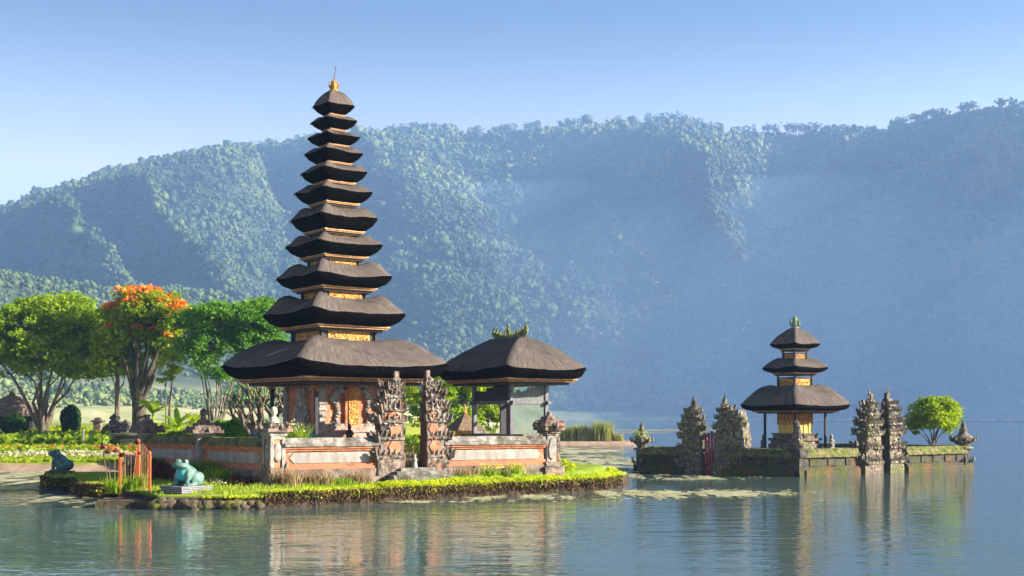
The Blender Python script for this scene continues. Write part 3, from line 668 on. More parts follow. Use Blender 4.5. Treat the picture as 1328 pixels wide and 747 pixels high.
# ------------------------------------------------------------------ eleven tiered pagoda
MD = 50.6; MC = P(433, 0, MD); MC.z = 0; MROT = R(38.0)
pag = thing('tiered_pagoda', 'tall wooden pagoda with eleven black thatched roofs inside the orange and white temple wall', 'pagoda', MC, MROT)
TI = [(300, 474, 434, 490, .80), (189, 407.9, 382.8, 421.7, .72), (152.6, 360.7, 340, 371, .69), (128, 319.5, 304.7, 329.8, .66), (115, 285, 268.6, 297, .66), (101.6, 251, 239, 260.6, .63),
      (88, 224.4, 212.6, 233.8, .61), (77, 199.6, 190.5, 208.5, .58), (70, 177.8, 170.5, 185.5, .54), (61.3, 158, 150, 165.4, .50), (55.5, 137.5, 117.7, 146.3, .48)]
K = MD/F; roofs = []
for i, (Wd, vt, vtop, vb, fr) in enumerate(TI):
    h = Wd*.02244*MD/49/2*1.02; zt = 3+(HZ-vtop)*K; ze = 3+(HZ-vt)*K; zb = 3+(HZ-vb)*(MD-.8*h)/F
    roofs.append((h, ze, zt, zb, fr))
for i, (h, ze, zt, zb, fr) in enumerate(roofs):
    top = i == len(roofs)-1
    nk = .05 if top else roofs[i+1][0]*roofs[i+1][4]*.86
    prof = None
    if top: prof = [(0, 0), (.08, .16), (.2, .37), (.36, .6), (.52, .77), (.68, .88), (.82, .95), (.93, .99), (1, 1.0)]
    lf = .075 if i == 0 else .055
    g_ = roof_geo(h, h, nk, nk, ze-lf*h*.6, zt-(0 if top else .075*h+.03), zb, fr, lf, 0.02 if top else (.06 if i == 0 else .115), prof, 16 if i == 0 else 12, i*3.7)
    ring = g_.v[:4*(16 if i == 0 else 12)]; ro = g_.build('roof', [THATCH, THATCH_END_SHADED], pag, True); fringe(ring, int(h*420)+150, .10+.035*h, THATCH_END_SHADED, ro, 200+i)
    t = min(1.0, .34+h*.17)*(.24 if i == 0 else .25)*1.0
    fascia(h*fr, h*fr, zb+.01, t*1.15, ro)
    # storey under this roof
    if i > 0:
        below = roofs[i-1]; nh = h*fr*.80; z0 = below[2]-.40; z1 = zb-.9*t
        b = MB(); b.box(-nh*.93, nh*.93, -nh*.93, nh*.93, z0, z1+.03)
        for sx in (-1, 1):
            for sy in (-1, 1): b.box(sx*nh-.05*sx-.05, sx*nh-.05*sx+.05, sy*nh-.05*sy-.05, sy*nh-.05*sy+.05, z0, z1+.02)
        st = b.build('storey', WOOD, pag)
        zv0 = below[2]-.075*below[0]-.03; zh = max(.10, z1-zv0-.015)
        for k in range(4):
            p = carved_panel(nh*1.5, zh, .07, 40+k, 26); o = p.build('gilded_panel', GOLD, st); o.rotation_euler = (0, 0, k*math.pi/2)
            c = Vector((0, -nh*.955, 0)); c.rotate(Euler((0, 0, k*math.pi/2))); o.location = (c.x, c.y, zv0)
ztop = roofs[-1][2]
b = MB(); b.lathe([(.16, -.08), (.20, 0), (.13, .06), (.19, .14), (.21, .2), (.10, .26), (.14, .34), (.05, .42), (.03, .5)], 10, (0, 0, ztop))
for k in range(6): b.flame((.14*math.cos(k*1.05), .14*math.sin(k*1.05), ztop+.1), (math.cos(k*1.05), math.sin(k*1.05), 0), .28, .3, .5)
fin = b.build('finial', GOLD, pag, True)
b = MB(); b.tube([(0, 0, ztop+.45), (.02, 0, ztop+.62), (.07, -.02, ztop+.82), (.06, -.02, ztop+.95)], [.02, .018, .014, .01], 5); b.blob((.07, -.02, ztop+.97), (.05, .03, .035), 1, .3); b.build('spike', REDWOOD, fin)

# ground storey: stepped base, plastered core, pilasters, doorway, corner posts
b = MB()
for hw, z0, z1 in ((1.98, 1.2, 1.9), (1.85, 1.9, 2.12), (1.95, 2.12, 2.22), (1.74, 2.22, 2.42), (1.80, 2.42, 2.52), (1.62, 2.52, 2.66)): b.rbox(-hw, hw, -hw, hw, z0, z1, .3, .012, int(z0*9))
b.build('base', mat('pink_grey_stone', [(.20, .13, .115), (.34, .24, .21), (.42, .33, .30)], 3, .9, (12, .6, .03), layers=[((.40, .14, .06), 1.7, .55, .68), ((.10, .08, .075), 2.4, .56, .7)]), pag)
b = MB(); b.box(-1.40, 1.40, -1.40, 1.40, 2.6, 4.42); core = b.build('wall', ORANGE, pag)
b = MB()
for k in range(4):
    q = MB(); r_ = random.Random(k+3)
    q.rbox(-1.5, -1.24, -1.50, -1.36, 2.66, 4.3, .12, .015, k); q.rbox(1.24, 1.5, -1.498, -1.362, 2.66, 4.3, .12, .015, k+9)
    for z in (2.66, 3.05, 3.3, 3.55, 3.8, 4.05):
        for x in (-1.37, 1.37): q.rbox(x-.18, x+.18, -1.57, -1.36, z, z+.11, .12, .012, int(z*7))
    q.rbox(-1.46, 1.46, -1.515, -1.37, 4.26, 4.4, .15, .02, k+4)
    q.rbox(-1.46, 1.46, -1.52, -1.37, 2.60, 2.76, .15, .02, k+5)
    rot = Matrix.Rotation(k*math.pi/2, 3, 'Z'); b.add([tuple(rot @ Vector(v)) for v in q.v], q.f)
b.build('pilaster', PALE, core)
def face_part(nm, q, k, m, par):
    rot = Matrix.Rotation(k*math.pi/2, 3, 'Z'); z = MB(); z.add([tuple(rot @ Vector(v)) for v in q.v], q.f); return z.build(nm, m, par, False)
for k in (3, 1, 2):                                  # faces without a door carry a grey carved niche
    q = MB(); q.rbox(-.34, .34, -1.53, -1.39, 2.72, 4.2, .1, .03, k); q.rbox(-.2, .2, -1.58, -1.5, 2.95, 4.05, .07, .05, k+2); q.rbox(-.45, .45, -1.6, -1.38, 2.72, 2.95, .1, .03, k)
    for i in range(26): q.blob((rnd.uniform(-.36, .36), -1.53, rnd.uniform(2.95, 4.2)), (.07, .05, .09), 1, .4, i)
    for sx in (-1, 1):
        for i in range(3): q.scroll((sx*(.40-.02*i), -1.46, 2.80+.26*i), (sx, 0, 0), .34-.05*i, .12, .8)
    face_part('carved_niche', q, k, PALE, core)
q = MB(); q.rbox(-.36, .36, -1.56, -1.385, 2.64, 4.0, .12, .01, 2); q.prism([(-.42, 3.9), (-.38, 4.12), (-.22, 4.26), (0, 4.30), (.22, 4.26), (.38, 4.12), (.42, 3.9)], -1.555, -1.38)
face_part('door_surround', q, 0, ORANGE, core)
q = MB(); r_ = random.Random(5); q.prism([(-.23, 2.74), (-.23, 3.9), (-.17, 4.03), (0, 4.1), (.17, 4.03), (.23, 3.9), (.23, 2.74)], -1.60, -1.54)
for i in range(90): q.blob((r_.uniform(-.19, .19), -1.605, r_.uniform(2.8, 4.0)), (.035, .02, .04), 1, .4, i)
face_part('door', q, 0, GOLD, core)
for sx in (-1, 1):
    q = MB()
    for i in range(10): q.blob((sx*(.70+.05*math.sin(i*1.4)), -1.50, 2.82+i*.125), (.12, .11, .085), 1, .25, i)
    for i in range(5): q.flame((sx*(.42+.10*i), -1.50, 4.02-.10*i), (sx, 0, 0), .34, .55, .9)
    for i in range(4): q.flame((sx*(.55+.12*i), -1.52, 2.66), (sx, 0, 0), .30-.04*i, .5, .9)
    face_part('twisted_pillar', q, 0, PALE, core)
for sx in (-1, 1):
    for sy in (-1, 1):
        b = MB(); b.box(sx*1.85-.065, sx*1.85+.065, sy*1.85-.065, sy*1.85+.065, 2.2, 4.42); cpost = b.build('post', WOOD, pag)
        b = MB()
        for i in range(7): b.blob((sx*1.85+rnd.uniform(-.12, .12), sy*1.85+rnd.uniform(-.12, .12), 4.10+i*.045), (.11+.012*i, .11+.012*i, .07), 1, .35, i)
        b.build('post_bracket', GOLD, cpost)

# ------------------------------------------------------------------ open pavilion on the right of the courtyard
PD = 53.6; PC = P(661, 0, PD); PC.z = 0; pav = thing('thatched_pavilion', 'open wooden pavilion with hipped thatched roof and grey posts behind the right of the wall', 'pavilion', PC, R(32))
hx, hy = 2.05, 3.10
ze = 3+(HZ-480)*PD/F; zt = 3+(HZ-438)*PD/F; zb = 3+(HZ-491)*(PD-2.8)/F
g_ = roof_geo(hx, hy, .10, 1.12, ze-.08, zt, zb, .83, .05, .02, [(0, 0), (.05, .09), (.15, .22), (.3, .40), (.46, .57), (.62, .72), (.78, .85), (.92, .96), (1, 1.0)], 16, 4.)
ro = g_.build('roof', [THATCH, THATCH_END_SHADED], pav, True); fringe(g_.v[:64], 1300, .18, THATCH_END_SHADED, ro, 220); fascia(hx*.83, hy*.83, zb+.01, .24, ro)
b = MB(); r_ = random.Random(9); b.rbox(-.14, .14, -1.1, 1.1, zt-.12, zt+.10, .12, .03)
for i in range(11):
    y = -1.05+2.1*i/10; e = abs(i-5)/5; b.flame((0, y, zt+.02), (0, 1 if i > 5 else -1, 0), .22+.30*e**2+r_.uniform(0, .12), .5, .9)
b.blob((0, .1, zt+.28), (.10, .13, .24), 1, .3, 3); b.blob((0, .1, zt+.55), (.08, .08, .09), 1, .2, 4)
b.build('ridge_ornament', mat('mossy_ridge', [(.06, .07, .03), (.14, .17, .06), (.26, .27, .15)], 6, 1., (14, .9, .05)), ro)
b = MB(); b.rbox(-1.25, 1.25, -2.05, 2.05, 1.25, 2.32, .35, .01); b.build('plinth', STONE, pav)
px_, py_ = .88, 1.53; zf = 2.3
for sx in (-1, 1):
    for sy in (-1, 1):
        b = MB(); b.box(sx*px_-.085, sx*px_+.085, sy*py_-.085, sy*py_+.085, zf, zb-.18); b.build('post', BWOOD, pav)
zr = 3+(HZ-522)*(PD-1)/F
b = MB()
for sy in (-1, 1): b = MB(); b.box(-px_-.22, px_+.22, sy*py_-.06, sy*py_+.06, zr-.07, zr+.07); b.build('rail', BWOOD, pav)
for sx in (-1, 1): b = MB(); b.box(sx*px_-.06, sx*px_+.06, -py_-.25, py_+.25, zr-.075, zr+.065); b.build('rail', BWOOD, pav)
b = MB(); b.box(-px_+.09, px_-.09, -py_-.03, -py_+.03, zf, zr-.072); b.build('screen_panel', TEALWALL, pav)
def cutboard(w, z0, h, seed, slope=0.):               # board with a scalloped top edge
    r_ = random.Random(seed); pts = [(-w, z0), (w, z0)]; n = 9
    for i in range(n):
        x0 = w-2*w*i/n; x1 = w-2*w*(i+1)/n; hh = h*(.50+.22*r_.random()+slope*(1-2*(i+.5)/n))
        for q in (0, .25, .5, .75, 1): pts.append((x0+(x1-x0)*q*.98, z0+hh+.09*math.sin(q*math.pi)))
    return pts
hh = zb-.2-zr
q = MB(); q.prism(cutboard(px_-.09, zr+.072, hh, 3, .25), -py_-.03, -py_+.03); q.build('cut_board', TEALUP, pav)
q = MB(); q.prism(cutboard(py_-.09, zr+.072, hh, 5, .25), -px_-.03, -px_+.03); o = q.mesh('x', WOOD)
rot = Matrix.Rotation(-math.pi/2, 4, 'Z'); o.transform(rot); o.name = 'cut_board'; link('cut_board', o, pav)
b = MB(); b.box(px_-.5, px_-.1, py_-.16, py_-.06, zf, zb-.2); b.build('inner_post', WOOD, pav); b = MB(); b.box(-px_+.1, -px_+.16, -py_+.15, -py_+.55, zf, zr-.1); b.build('inner_post', REDWOOD, pav)
b = MB(); b.box(-px_+.09, px_-.09, py_-.2, py_-.17, zr+.08, zr+.08+hh*.55); b.build('dark_board', WOOD, pav)
# ------------------------------------------------------------------ courtyard walls, pillars and split gate
def wall_run(label, p, q, plinth=.55, seed=0, dz=0., gateend=(0, 0), mossy=False, group='wall runs round the pagoda courtyard'):
    p, q = Vector((p.x, p.y, 0)), Vector((q.x, q.y, 0)); d = q-p; Ln = d.length; rz = math.atan2(d.y, d.x)
    root = thing('courtyard_wall', label, 'wall', (p.x, p.y, dz), rz, group)
    b = MB(); b.rbox(0, Ln, -.30, .25, plinth-.25, 1.12, .28, .03, seed); b.rbox(0, Ln, -.36, .2, plinth-.25, .82, .3, .03, seed+1); b.build('plinth', STONE_BASE, root)
    b = MB(); b.rbox(0, Ln, -.27, .2, 1.12, 1.22, .4, .008, seed); b.rbox(0, Ln, -.22, .2, 1.22, 1.31, .4, .008, seed+2); b.build('brick_course', BRICK, root)
    b = MB(); b.box(.02, Ln-.02, -.12, .18, 1.31, 1.80); b.build('panel_wall', ORANGE, root)
    b = MB(); c = .17; x0, x1 = .22, Ln-.22; z0, z1 = 1.345, 1.735; zm = (z0+z1)/2
    b.prism([(x0, zm), (x0+c, z0), (x1-c, z0), (x1, zm), (x1-c, z1), (x0+c, z1)], -.15, -.10); b.build('white_panel', WHITE, root)
    b = MB(); b.rbox(0, Ln, -.20, .2, 1.79, 1.87, .4, .006, seed); b.rbox(0, Ln, -.27, .22, 1.87, 1.95, .4, .006, seed+3); b.build('ledge', ORANGE, root)
    b = MB(); b.rbox(-.02, Ln+.02, -.34, .30, 1.95, 2.08, .22, .02, seed+4); b.rbox(0, Ln, -.30, .28, 2.08, 2.27, .18, .03, seed+5, 1., .55); b.build('coping', CAPMOSS if mossy else CAPST, root)
    return root
def on(t): return N1+A31*t
dL = (L1-N1); LL = dL.length; dL.normalize()
gl0, gl1, gr0, gr1 = 3.80, 5.08, 6.04, 6.99
wall_run('sunlit white panelled wall between the statue topped corner pillar and the split gate', on(.32), on(gl0+.25), .5, 1)
wall_run('white panelled wall between the split gate and the grey end pillar, below the pavilion', on(gr1-.15), on(11.82-.3), .6, 2)
wall_run('shaded mossy topped wall behind the big frog, ending at the statue topped pillar', N1+dL*(LL*.524-.26), N1+dL*.35, .5, 3, 0., (0, 0), True)
wall_run('shaded wall farthest left, between the two pyramid capped pillars', L1-dL*.3, N1+dL*(LL*.524+.28), .5, 4, .03, (0, 0), True)

def pillar_body(root, h=2.25, w=.30, orange=True, seed=0):
    b = MB(); b.rbox(-w*1.5, w*1.5, -w*1.5, w*1.5, .3, .95, .2, .03, seed); b.rbox(-w*1.25, w*1.25, -w*1.25, w*1.25, .95, 1.2, .2, .02, seed+1); b.build('base', STONE_BASE, root)
    b = MB(); b.box(-w, w, -w, w, 1.2, h-.06); b.build('shaft', ORANGE, root)
    for k in range(4):
        a = k*math.pi/2; m = MB(); m.lathe([(.001, 0), (.16, 0), (.17, .03), (.12, .05), (.001, .055)], 14)
        o = m.build('medallion', PALE, root, True); v = Vector((0, -w-.01, (1.2+h)/2)); v.rotate(Euler((0, 0, a))); o.location = v; o.rotation_euler = Euler((R(90), 0, a)); o.scale = (1, 2.1, 1)
    b = MB()
    for sx in (-1, 1):
        for sy in (-1, 1):
            b.rbox(sx*w-.07, sx*w+.07, sy*w-.07, sy*w+.07, 1.2, h-.06, .12, .015, seed+sx+3*sy)
            b.flame((sx*w*1.15, sy*w*1.15, 1.18), (sx, sy, 0), .3, .45, .7)
    b.rbox(-w*1.2, w*1.2, -w*1.2, w*1.2, h-.08, h+.06, .15, .012, seed+4); b.rbox(-w*1.45, w*1.45, -w*1.45, w*1.45, h+.06, h+.2, .15, .02, seed+5)
    b.build('capital', PALE, root)
rz31 = R(31)
# statue topped corner pillar
r0 = thing('corner_pillar', 'orange corner pillar with white ovals and a small pale bust on top', 'pillar', N1, rz31+R(10)); pillar_body(r0, 2.30, .24, True, 5)
b = MB(); b.rbox(-.5, .5, -.5, .5, 2.5, 2.62, .15, .03, 3); b.rbox(-.36, .36, -.36, .36, 2.62, 2.82, .12, .04, 4, .7); 
for k in range(8): b.flame((.42*math.cos(k*.785), .42*math.sin(k*.785), 2.55), (math.cos(k*.785), math.sin(k*.785), 0), .32, .5, .8)
b.build('crown_block', STONE, r0)
b = MB(); b.lathe([(.17, 2.78), (.2, 2.86), (.15, 3.0), (.07, 3.06), (.07, 3.12)], 10); b.blob((0, 0, 3.22), (.125, .13, .16), 2); b.blob((0, -.12, 3.21), (.03, .04, .05), 1); b.blob((.13, 0, 3.2), (.03, .03, .05), 1); b.blob((-.13, 0, 3.2), (.03, .03, .05), 1); b.lathe([(.13, 3.28), (.10, 3.36), (.03, 3.42)], 10)
fuse(b, 'bust', mat('pale_stone_bust', [(.45, .40, .30), (.62, .57, .46)], 6, .9, (16, .6, .02)), .022, 3, r0)
def pyramid_pillar(pos, label, hh, s=1., rz=rz31):
    r0 = thing('wall_pillar', label, 'pillar', pos, rz, 'pyramid capped pillars on the shaded wall'); pillar_body(r0, 2.25, .24*s, True, int(pos.x*7) % 50)
    b = MB(); z = 2.42
    b.rbox(-.62*s, .62*s, -.62*s, .62*s, z, z+.12, .14, .03, 2); b.rbox(-.48*s, .48*s, -.48*s, .48*s, z+.12, z+.25, .14, .03, 3)
    for k in range(8): b.flame((.55*s*math.cos(k*.785), .55*s*math.sin(k*.785), z+.03), (math.cos(k*.785), math.sin(k*.785), 0), .26, .6, .8)
    b.rbox(-.34*s, .34*s, -.34*s, .34*s, z+.25, z+.38, .12, .03, 4); b.rbox(-.22*s, .22*s, -.22*s, .22*s, z+.38, z+.52, .1, .03, 5, .8)
    b.lathe([(.08*s, z+.5), (.13*s, z+.58), (.09*s, z+.66), (.15*s, z+.72), (.14*s, z+hh-.08), (.04, z+hh)], 8)
    b.build('pyramid_cap', STONE_DARK if False else mat('dark_pillar_cap', [(.07, .05, .05), (.15, .11, .10), (.26, .20, .18)], 4, .95, (14, .9, .05), layers=[((.05, .05, .02), 1.5, .54, .68)]), r0)
    b = MB(); b.box(-.27*s, .27*s, -.27*s, .27*s, 2.25, 2.43); b.build('brick_neck', BRICK, r0); return r0
pyramid_pillar(N1+dL*LL*.524, 'brick pillar with a dark pyramid cap and knob midway along the shaded wall', .95, 1.0, rz31)
pyramid_pillar(L1, 'brick pillar with a blunt pyramid cap at the left end of the shaded wall', .72, .95, rz31)
# right end pillar of the front wall
r0 = thing('end_pillar', 'grey carved pillar with flared capital at the right end of the front wall', 'pillar', R1, rz31); 
b = MB(); b.rbox(-.46, .46, -.46, .46, .35, 1.02, .2, .03, 4); b.rbox(-.36, .36, -.36, .36, 1.02, 1.22, .2, .02, 5); b.build('base', STONE, r0)
b = MB(); b.rbox(-.22, .22, -.22, .22, 1.2, 2.3, .14, .015, 6); b.build('shaft', PALE, r0)
for k in range(4):
    m = MB(); m.prism([(-.13, 1.4), (-.17, 1.75), (-.1, 2.1), (0, 2.2), (.1, 2.1), (.17, 1.75), (.13, 1.4), (0, 1.3)], -.27, -.2); o = m.build('carved_shield', PALE, r0); o.rotation_euler = (0, 0, k*math.pi/2)
b = MB()
for i, (w_, z_) in enumerate(((.28, 2.3), (.36, 2.38), (.46, 2.5), (.5, 2.66), (.38, 2.8), (.24, 2.94))): b.rbox(-w_, w_, -w_, w_, z_, z_+.13, .12, .04, i)
for k in range(8): b.flame((.44*math.cos(k*.785), .44*math.sin(k*.785), 2.52), (math.cos(k*.785), math.sin(k*.785), 0), .38, .5, .9)
for sx in (-1, 1):
    for i in range(5): b.flame((sx*(.25+.03*i), -.05, 1.25+.22*i), (sx, 0, 0), .24, .5, .9)
b.blob((0, 0, 3.1), (.13, .13, .2), 2, .3, 3); b.build('capital', STONE, r0)

def gate_half(label, pos, rz, sgn, H, wd, dep, mats, group, seed=0, brick=True, spiky=False, rich=1., back=0., moss=0):
    """half of a split gate: flat cut face at x=0, stepped and carved towards sgn*x; back lets the inner side step in too"""
    mst, mor, mor2, minner = mats
    root = thing('split_gate_half', label, 'gate', pos, rz, group)
    k = H/3.95; r_ = random.Random(seed)
    lv = [(-.35, .50, 1.0, 1.0), (.50, .64, 1.10, 1.12), (.64, 1.22, .86, .86), (1.22, 1.36, 1.02, 1.05), (1.36, 1.90, .76, .8), (1.90, 2.06, .98, 1.02), (2.06, 2.36, .66, .72), (2.36, 2.48, .86, .92), (2.48, 2.60, .74, .8), (2.60, 2.88, .54, .62), (2.88, 3.02, .68, .74), (3.02, 3.28, .42, .5), (3.28, 3.38, .5, .56), (3.38, 3.66, .28, .38), (3.66, 3.95, .15, .22)]
    of = [max(0, 1-w_)*back*wd for z0, z1, w_, dd in lv]
    b = MB()
    def X(a, c): return (a, c) if sgn > 0 else (-c, -a)
    for i, (z0, z1, w_, dd) in enumerate(lv):
        x0, x1 = X(of[i]+.02, of[i]+w_*wd); b.rbox(x0, x1, -dd*dep/2, dd*dep/2, z0*k, z1*k, .12, .022*k, seed+i)
    b.build('stone_body', mst, root)
    b = MB()
    for i, (z0, z1, w_, dd) in enumerate(lv): b.box(*X(of[i]-.012, of[i]+.03), -dd*dep*.49, dd*dep*.49, z0*k+.003, z1*k-.003)
    b.build('cut_face', minner, root)
    if brick:
        for z0, z1, w_, dd in ((.70, 1.17, .5, .86), (1.42, 1.84, .44, .8), (2.12, 2.32, .46, .72)):
            x0, x1 = X(.10*wd, (.10+w_)*wd)
            for sy in (-1, 1):
                b = MB(); y0, y1 = sorted((sy*dd*dep*.48, sy*(dd*dep/2+.035))); zm = (z0+z1)/2*k; xm = (x0+x1)/2
                b.prism([(x0, zm), (xm-(xm-x0)*.5, z0*k), (xm+(x1-xm)*.5, z0*k), (x1, zm), (xm+(x1-xm)*.5, z1*k), (xm-(xm-x0)*.5, z1*k)], y0, y1); b.build('orange_panel', ORANGE, root)
    b = MB()
    for i, (z0, z1, w_, dd) in enumerate(lv[1:], 1):
        if z1-z0 > .2: continue
        n = max(2, int((3+2*w_)*rich))
        for j in range(n):                              # ridged leaves along front and back of each ledge
            x = of[i]+(.1+.9*(j+.5)/n)*w_*wd
            for sy in (-1, 1): b.kite((sgn*x, sy*dd*dep*.5, z1*k-.05), (0, sy, 0), (.20+.12*(x/(wd)))*k*r_.uniform(.85, 1.2), .20*k*w_**.5, .05, .3)
        xo = of[i]+w_*wd
        for j in range(3): b.scroll((sgn*xo*.97, (j-1)*dd*dep*.36, z1*k-.14), (sgn, (j-1)*.35, 0), r_.uniform(.32, .46)*k, .10*k, .8)
        b.scroll((sgn*xo*.93, -dd*dep*.46, z1*k-.2), (sgn, -.9, 0), .40*k, .10*k, .7)
        if back and i > 4: b.scroll((sgn*of[i], 0, z1*k-.14), (-sgn, 0, 0), .30*k, .10*k, .7); b.scroll((sgn*of[i], -dd*dep*.4, z1*k-.14), (-sgn, -.7, 0), .30*k, .10*k, .7)
    b.box(*X(of[-1]+.03*wd, of[-1]+.10*wd), -.03, .03, .3*k, 3.92*k)
    for i in range(int(110*rich)):                           # knobbly relief
        q = r_.randrange(1, len(lv)-1); z0, z1, w_, dd = lv[q]; sy = r_.choice((-1, -1, 1)); z = r_.uniform(z0, z1)*k
        s = r_.uniform(.035, .085)*k
        if r_.random() < .7: c = (sgn*(of[q]+r_.uniform(.12, 1)*w_*wd), sy*dd*dep*.5, z)
        else: c = (sgn*(of[q]+w_*wd), r_.uniform(-.5, .5)*dd*dep, z)
        b.blob(c, (s*1.2, s, s*1.1), 1, .5, i)
    for i, (z, w_, h_) in enumerate(((.6, .40, .6), (1.05, .34, .65), (1.5, .27, .6), (1.95, .2, .55), (2.4, .14, .5))):
        for j in (-1, 0, 1): b.scroll((sgn*(.72*wd*(1-.12*i)+w_*wd*.3), j*dep*.22, (z-.12)*k), (sgn, j*.3, 0), h_*k*.95, .12*k, .75)
        b.blob((sgn*(.74*wd*(1-.12*i)+w_*wd*.4), 0, (z+.12)*k), (w_*wd*.55, dep*.3, .2*k), 1, .4, i)
    if spiky:
        xc = of[-1]+.08*wd
        for i in range(9): b.kite((sgn*(xc+r_.uniform(-.16, .22)*wd*(.3+i*.1)), r_.uniform(-.1, .1), (3.70-.17*i)*k), (sgn, -.6, 0), (.60-.03*i)*k, .15*k, .05, .1)
    b.cur = 1
    for i in range(int(40*rich)):
        q = r_.randrange(4, len(lv)-1); z0, z1, w_, dd = lv[q]; s = r_.uniform(.05, .11)*k
        b.blob((sgn*(of[q]+r_.uniform(.2, 1.05)*w_*wd), -dd*dep*.5*r_.choice((1, 1, -1)), r_.uniform(z0, z1)*k), (s, s, s*.7), 1, .6, i)
    b.build('carved_ornament', [mor, mor2], root)
    if moss:
        g = np.random.default_rng(seed); C = []
        for i in range(5, len(lv)):
            z0, z1, w_, dd = lv[i]; n = int(moss*(.4+w_)); C.append(np.stack([sgn*(of[i]+g.uniform(-.05, 1.05, n)*w_*wd), g.uniform(-.6, .5, n)*dd*dep, g.uniform(z0, z1+.12, n)*k], 1))
        c = np.concatenate(C); c = c[fbm(c[:, 0]*2.5+seed, c[:, 2]*2.5, 3, seed) > .5]; v, f = leaves(c, .11, .3, .6, seed); nmesh('moss_tuft', v, f, LEAF_A, root)
    return root
GM = (STONE, STONE, PALE, DARKBRICK)
gz = 1.0
pL = on(gl1)+Vector((0, 0, gz)); pR = on(gr0)+Vector((0, 0, gz))
gate_half('left half of the carved orange and grey split gate in front of the pagoda door', pL, rz31, -1, 3.78, 1.12, .72, GM, 'halves of the split gate before the pagoda', 11, True, False, 1., .12)
gate_half('right half of the carved split gate showing its flat dark cut face, beside the pavilion', pR, rz31, 1, 3.84, .98, .72, GM, 'halves of the split gate before the pagoda', 12, True, False, 1., .12)
# steps to the gate
st = thing('stone_steps', 'grey stone steps leading up through the split gate', 'steps', on((gl1+gr0)/2)+Vector((0, 0, 0)), rz31)
for i, (y0, y1, x, z0, z1) in enumerate(((-1.02, .3, 1.25, .35, .86), (-.76, .35, 1.0, .86, .98), (-.52, .4, .72, .98, 1.10))):
    b = MB(); b.rbox(-x, x, y0, y1, z0, z1, .25, .012, i); b.build('tread', CAPST, st)
# low carved gate leaf seen between the halves
gt = thing('garden_gate', 'low green and gold lattice gate closing the gap of the split gate', 'gate', on((gl1+gr0)/2)+B31*.25+Vector((0, 0, .98)), rz31)
b = MB()
for i in range(7): b.box(-.40+i*.125, -.36+i*.125, -.02, .02, 0, 1.02)
for z in (.02, .5, .98): b.box(-.43, .43, -.03, .03, z, z+.05)
for i in range(30): b.blob((rnd.uniform(-.38, .38), -.01, rnd.uniform(.08, .95)), (.06, .03, .06), 1, .4, i)
b.build('leaf', mat('green_gold_paint', [(.10, .12, .03), (.24, .22, .05), (.40, .32, .09)], 7, .7, (14, .5, .02)), gt)
um = thing('temple_parasol', 'small teal and white fringed temple parasol on a pole behind the split gate', 'parasol', on((gl1+gr0)/2-.05)+B31*1.5+Vector((0, 0, 1.3)), 0)
b = MB(); b.tube([(0, 0, 0), (0, 0, 1.75)], [.03, .025], 6); b.build('pole', REDWOOD, um)
b = MB(); b.lathe([(.42, 1.30), (.43, 1.38), (.30, 1.52), (.1, 1.62), (.02, 1.68)], 14); b.build('canopy', mat('teal_cloth', [(.05, .25, .2), (.1, .38, .3)], 4, .8, None), um, True)
b = MB()
for k in range(24): a = k*.2618; b.box(.42*math.cos(a)-.03, .42*math.cos(a)+.03, .42*math.sin(a)-.03, .42*math.sin(a)+.03, 1.06, 1.32)
b.build('fringe', WHITE, um)
sv = thing('offering_statue', 'small white robed statue standing in the gap of the split gate', 'statue', on((gl1+gr0)/2+.02)-B31*.18+Vector((0, 0, .97)), rz31)
b = MB(); b.lathe([(.13, 0), (.11, .2), (.085, .36), (.11, .44), (.05, .5)], 10); b.blob((0, 0, .56), (.065, .065, .08), 2); fuse(b, 'figure', WHITE, .016, 3, sv)

# ------------------------------------------------------------------ lake shrine on the right: dark mossy walls, split gates, three tiered pagoda
def shrine_wall(label, p, q, seed, lit):
    d = q-p; Ln = d.length; root = thing('shrine_wall', label, 'wall', (p.x, p.y, 0), math.atan2(d.y, d.x), 'mossy walls round the lake shrine')
    b = MB(); b.rbox(0, Ln, -.42, .3, -.6, .34, .3, .03, seed); b.rbox(0, Ln, -.34, .3, .34, .46, .3, .02, seed+1); b.build('plinth', STONE_DARK, root)
    b = MB(); b.rbox(0, Ln, -.22, .25, .46, .96, .25, .02, seed+2)
    n = int(Ln/1.1)
    for i in range(n): b.rbox((i+.5)*Ln/n-.28, (i+.5)*Ln/n+.28, -.27, -.2, .54, .88, .12, .02, seed+i)
    b.build('panel_wall', STONE_DARK, root)
    b = MB(); b.rbox(-.02, Ln+.02, -.40, .32, .96, 1.10, .2, .03, seed+3); b.rbox(0, Ln, -.36, .3, 1.10, 1.40, .16, .05, seed+4, 1., .7); b.build('coping', CAPMOSS, root)
    g = np.random.default_rng(seed); m = int(Ln*150); c = np.stack([g.uniform(0, Ln, m), g.uniform(-.42, -.05, m), g.uniform(.98, 1.42, m)], 1)
    c = c[fbm(c[:, 0]*1.3, c[:, 2]*2, 3, seed) > .47]; v, f = leaves(c, .10, .3, .7, seed); nmesh('moss_tuft', v, f, LEAF_C if lit else LEAF_D, root); return root  # moss colour carries the light: lime where sunlit, dark green where shaded
def uL(u): # parameter along the left wall of the shrine seen at photo column u
    k = (u-CU)/F; return (N2.x-k*N2.y)/(k*dL2.y-dL2.x)
def uR(u):
    k = (u-CU)/F; return (N2.x-k*N2.y)/(k*dR2.y-dR2.x)
LN2 = (L2-N2).length; RN2 = (R2-N2).length
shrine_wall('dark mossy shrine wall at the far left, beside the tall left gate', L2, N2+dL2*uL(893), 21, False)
shrine_wall('dark shaded shrine wall between the left gate and the near corner', N2+dL2*uL(940), N2+dL2*.1, 22, False)
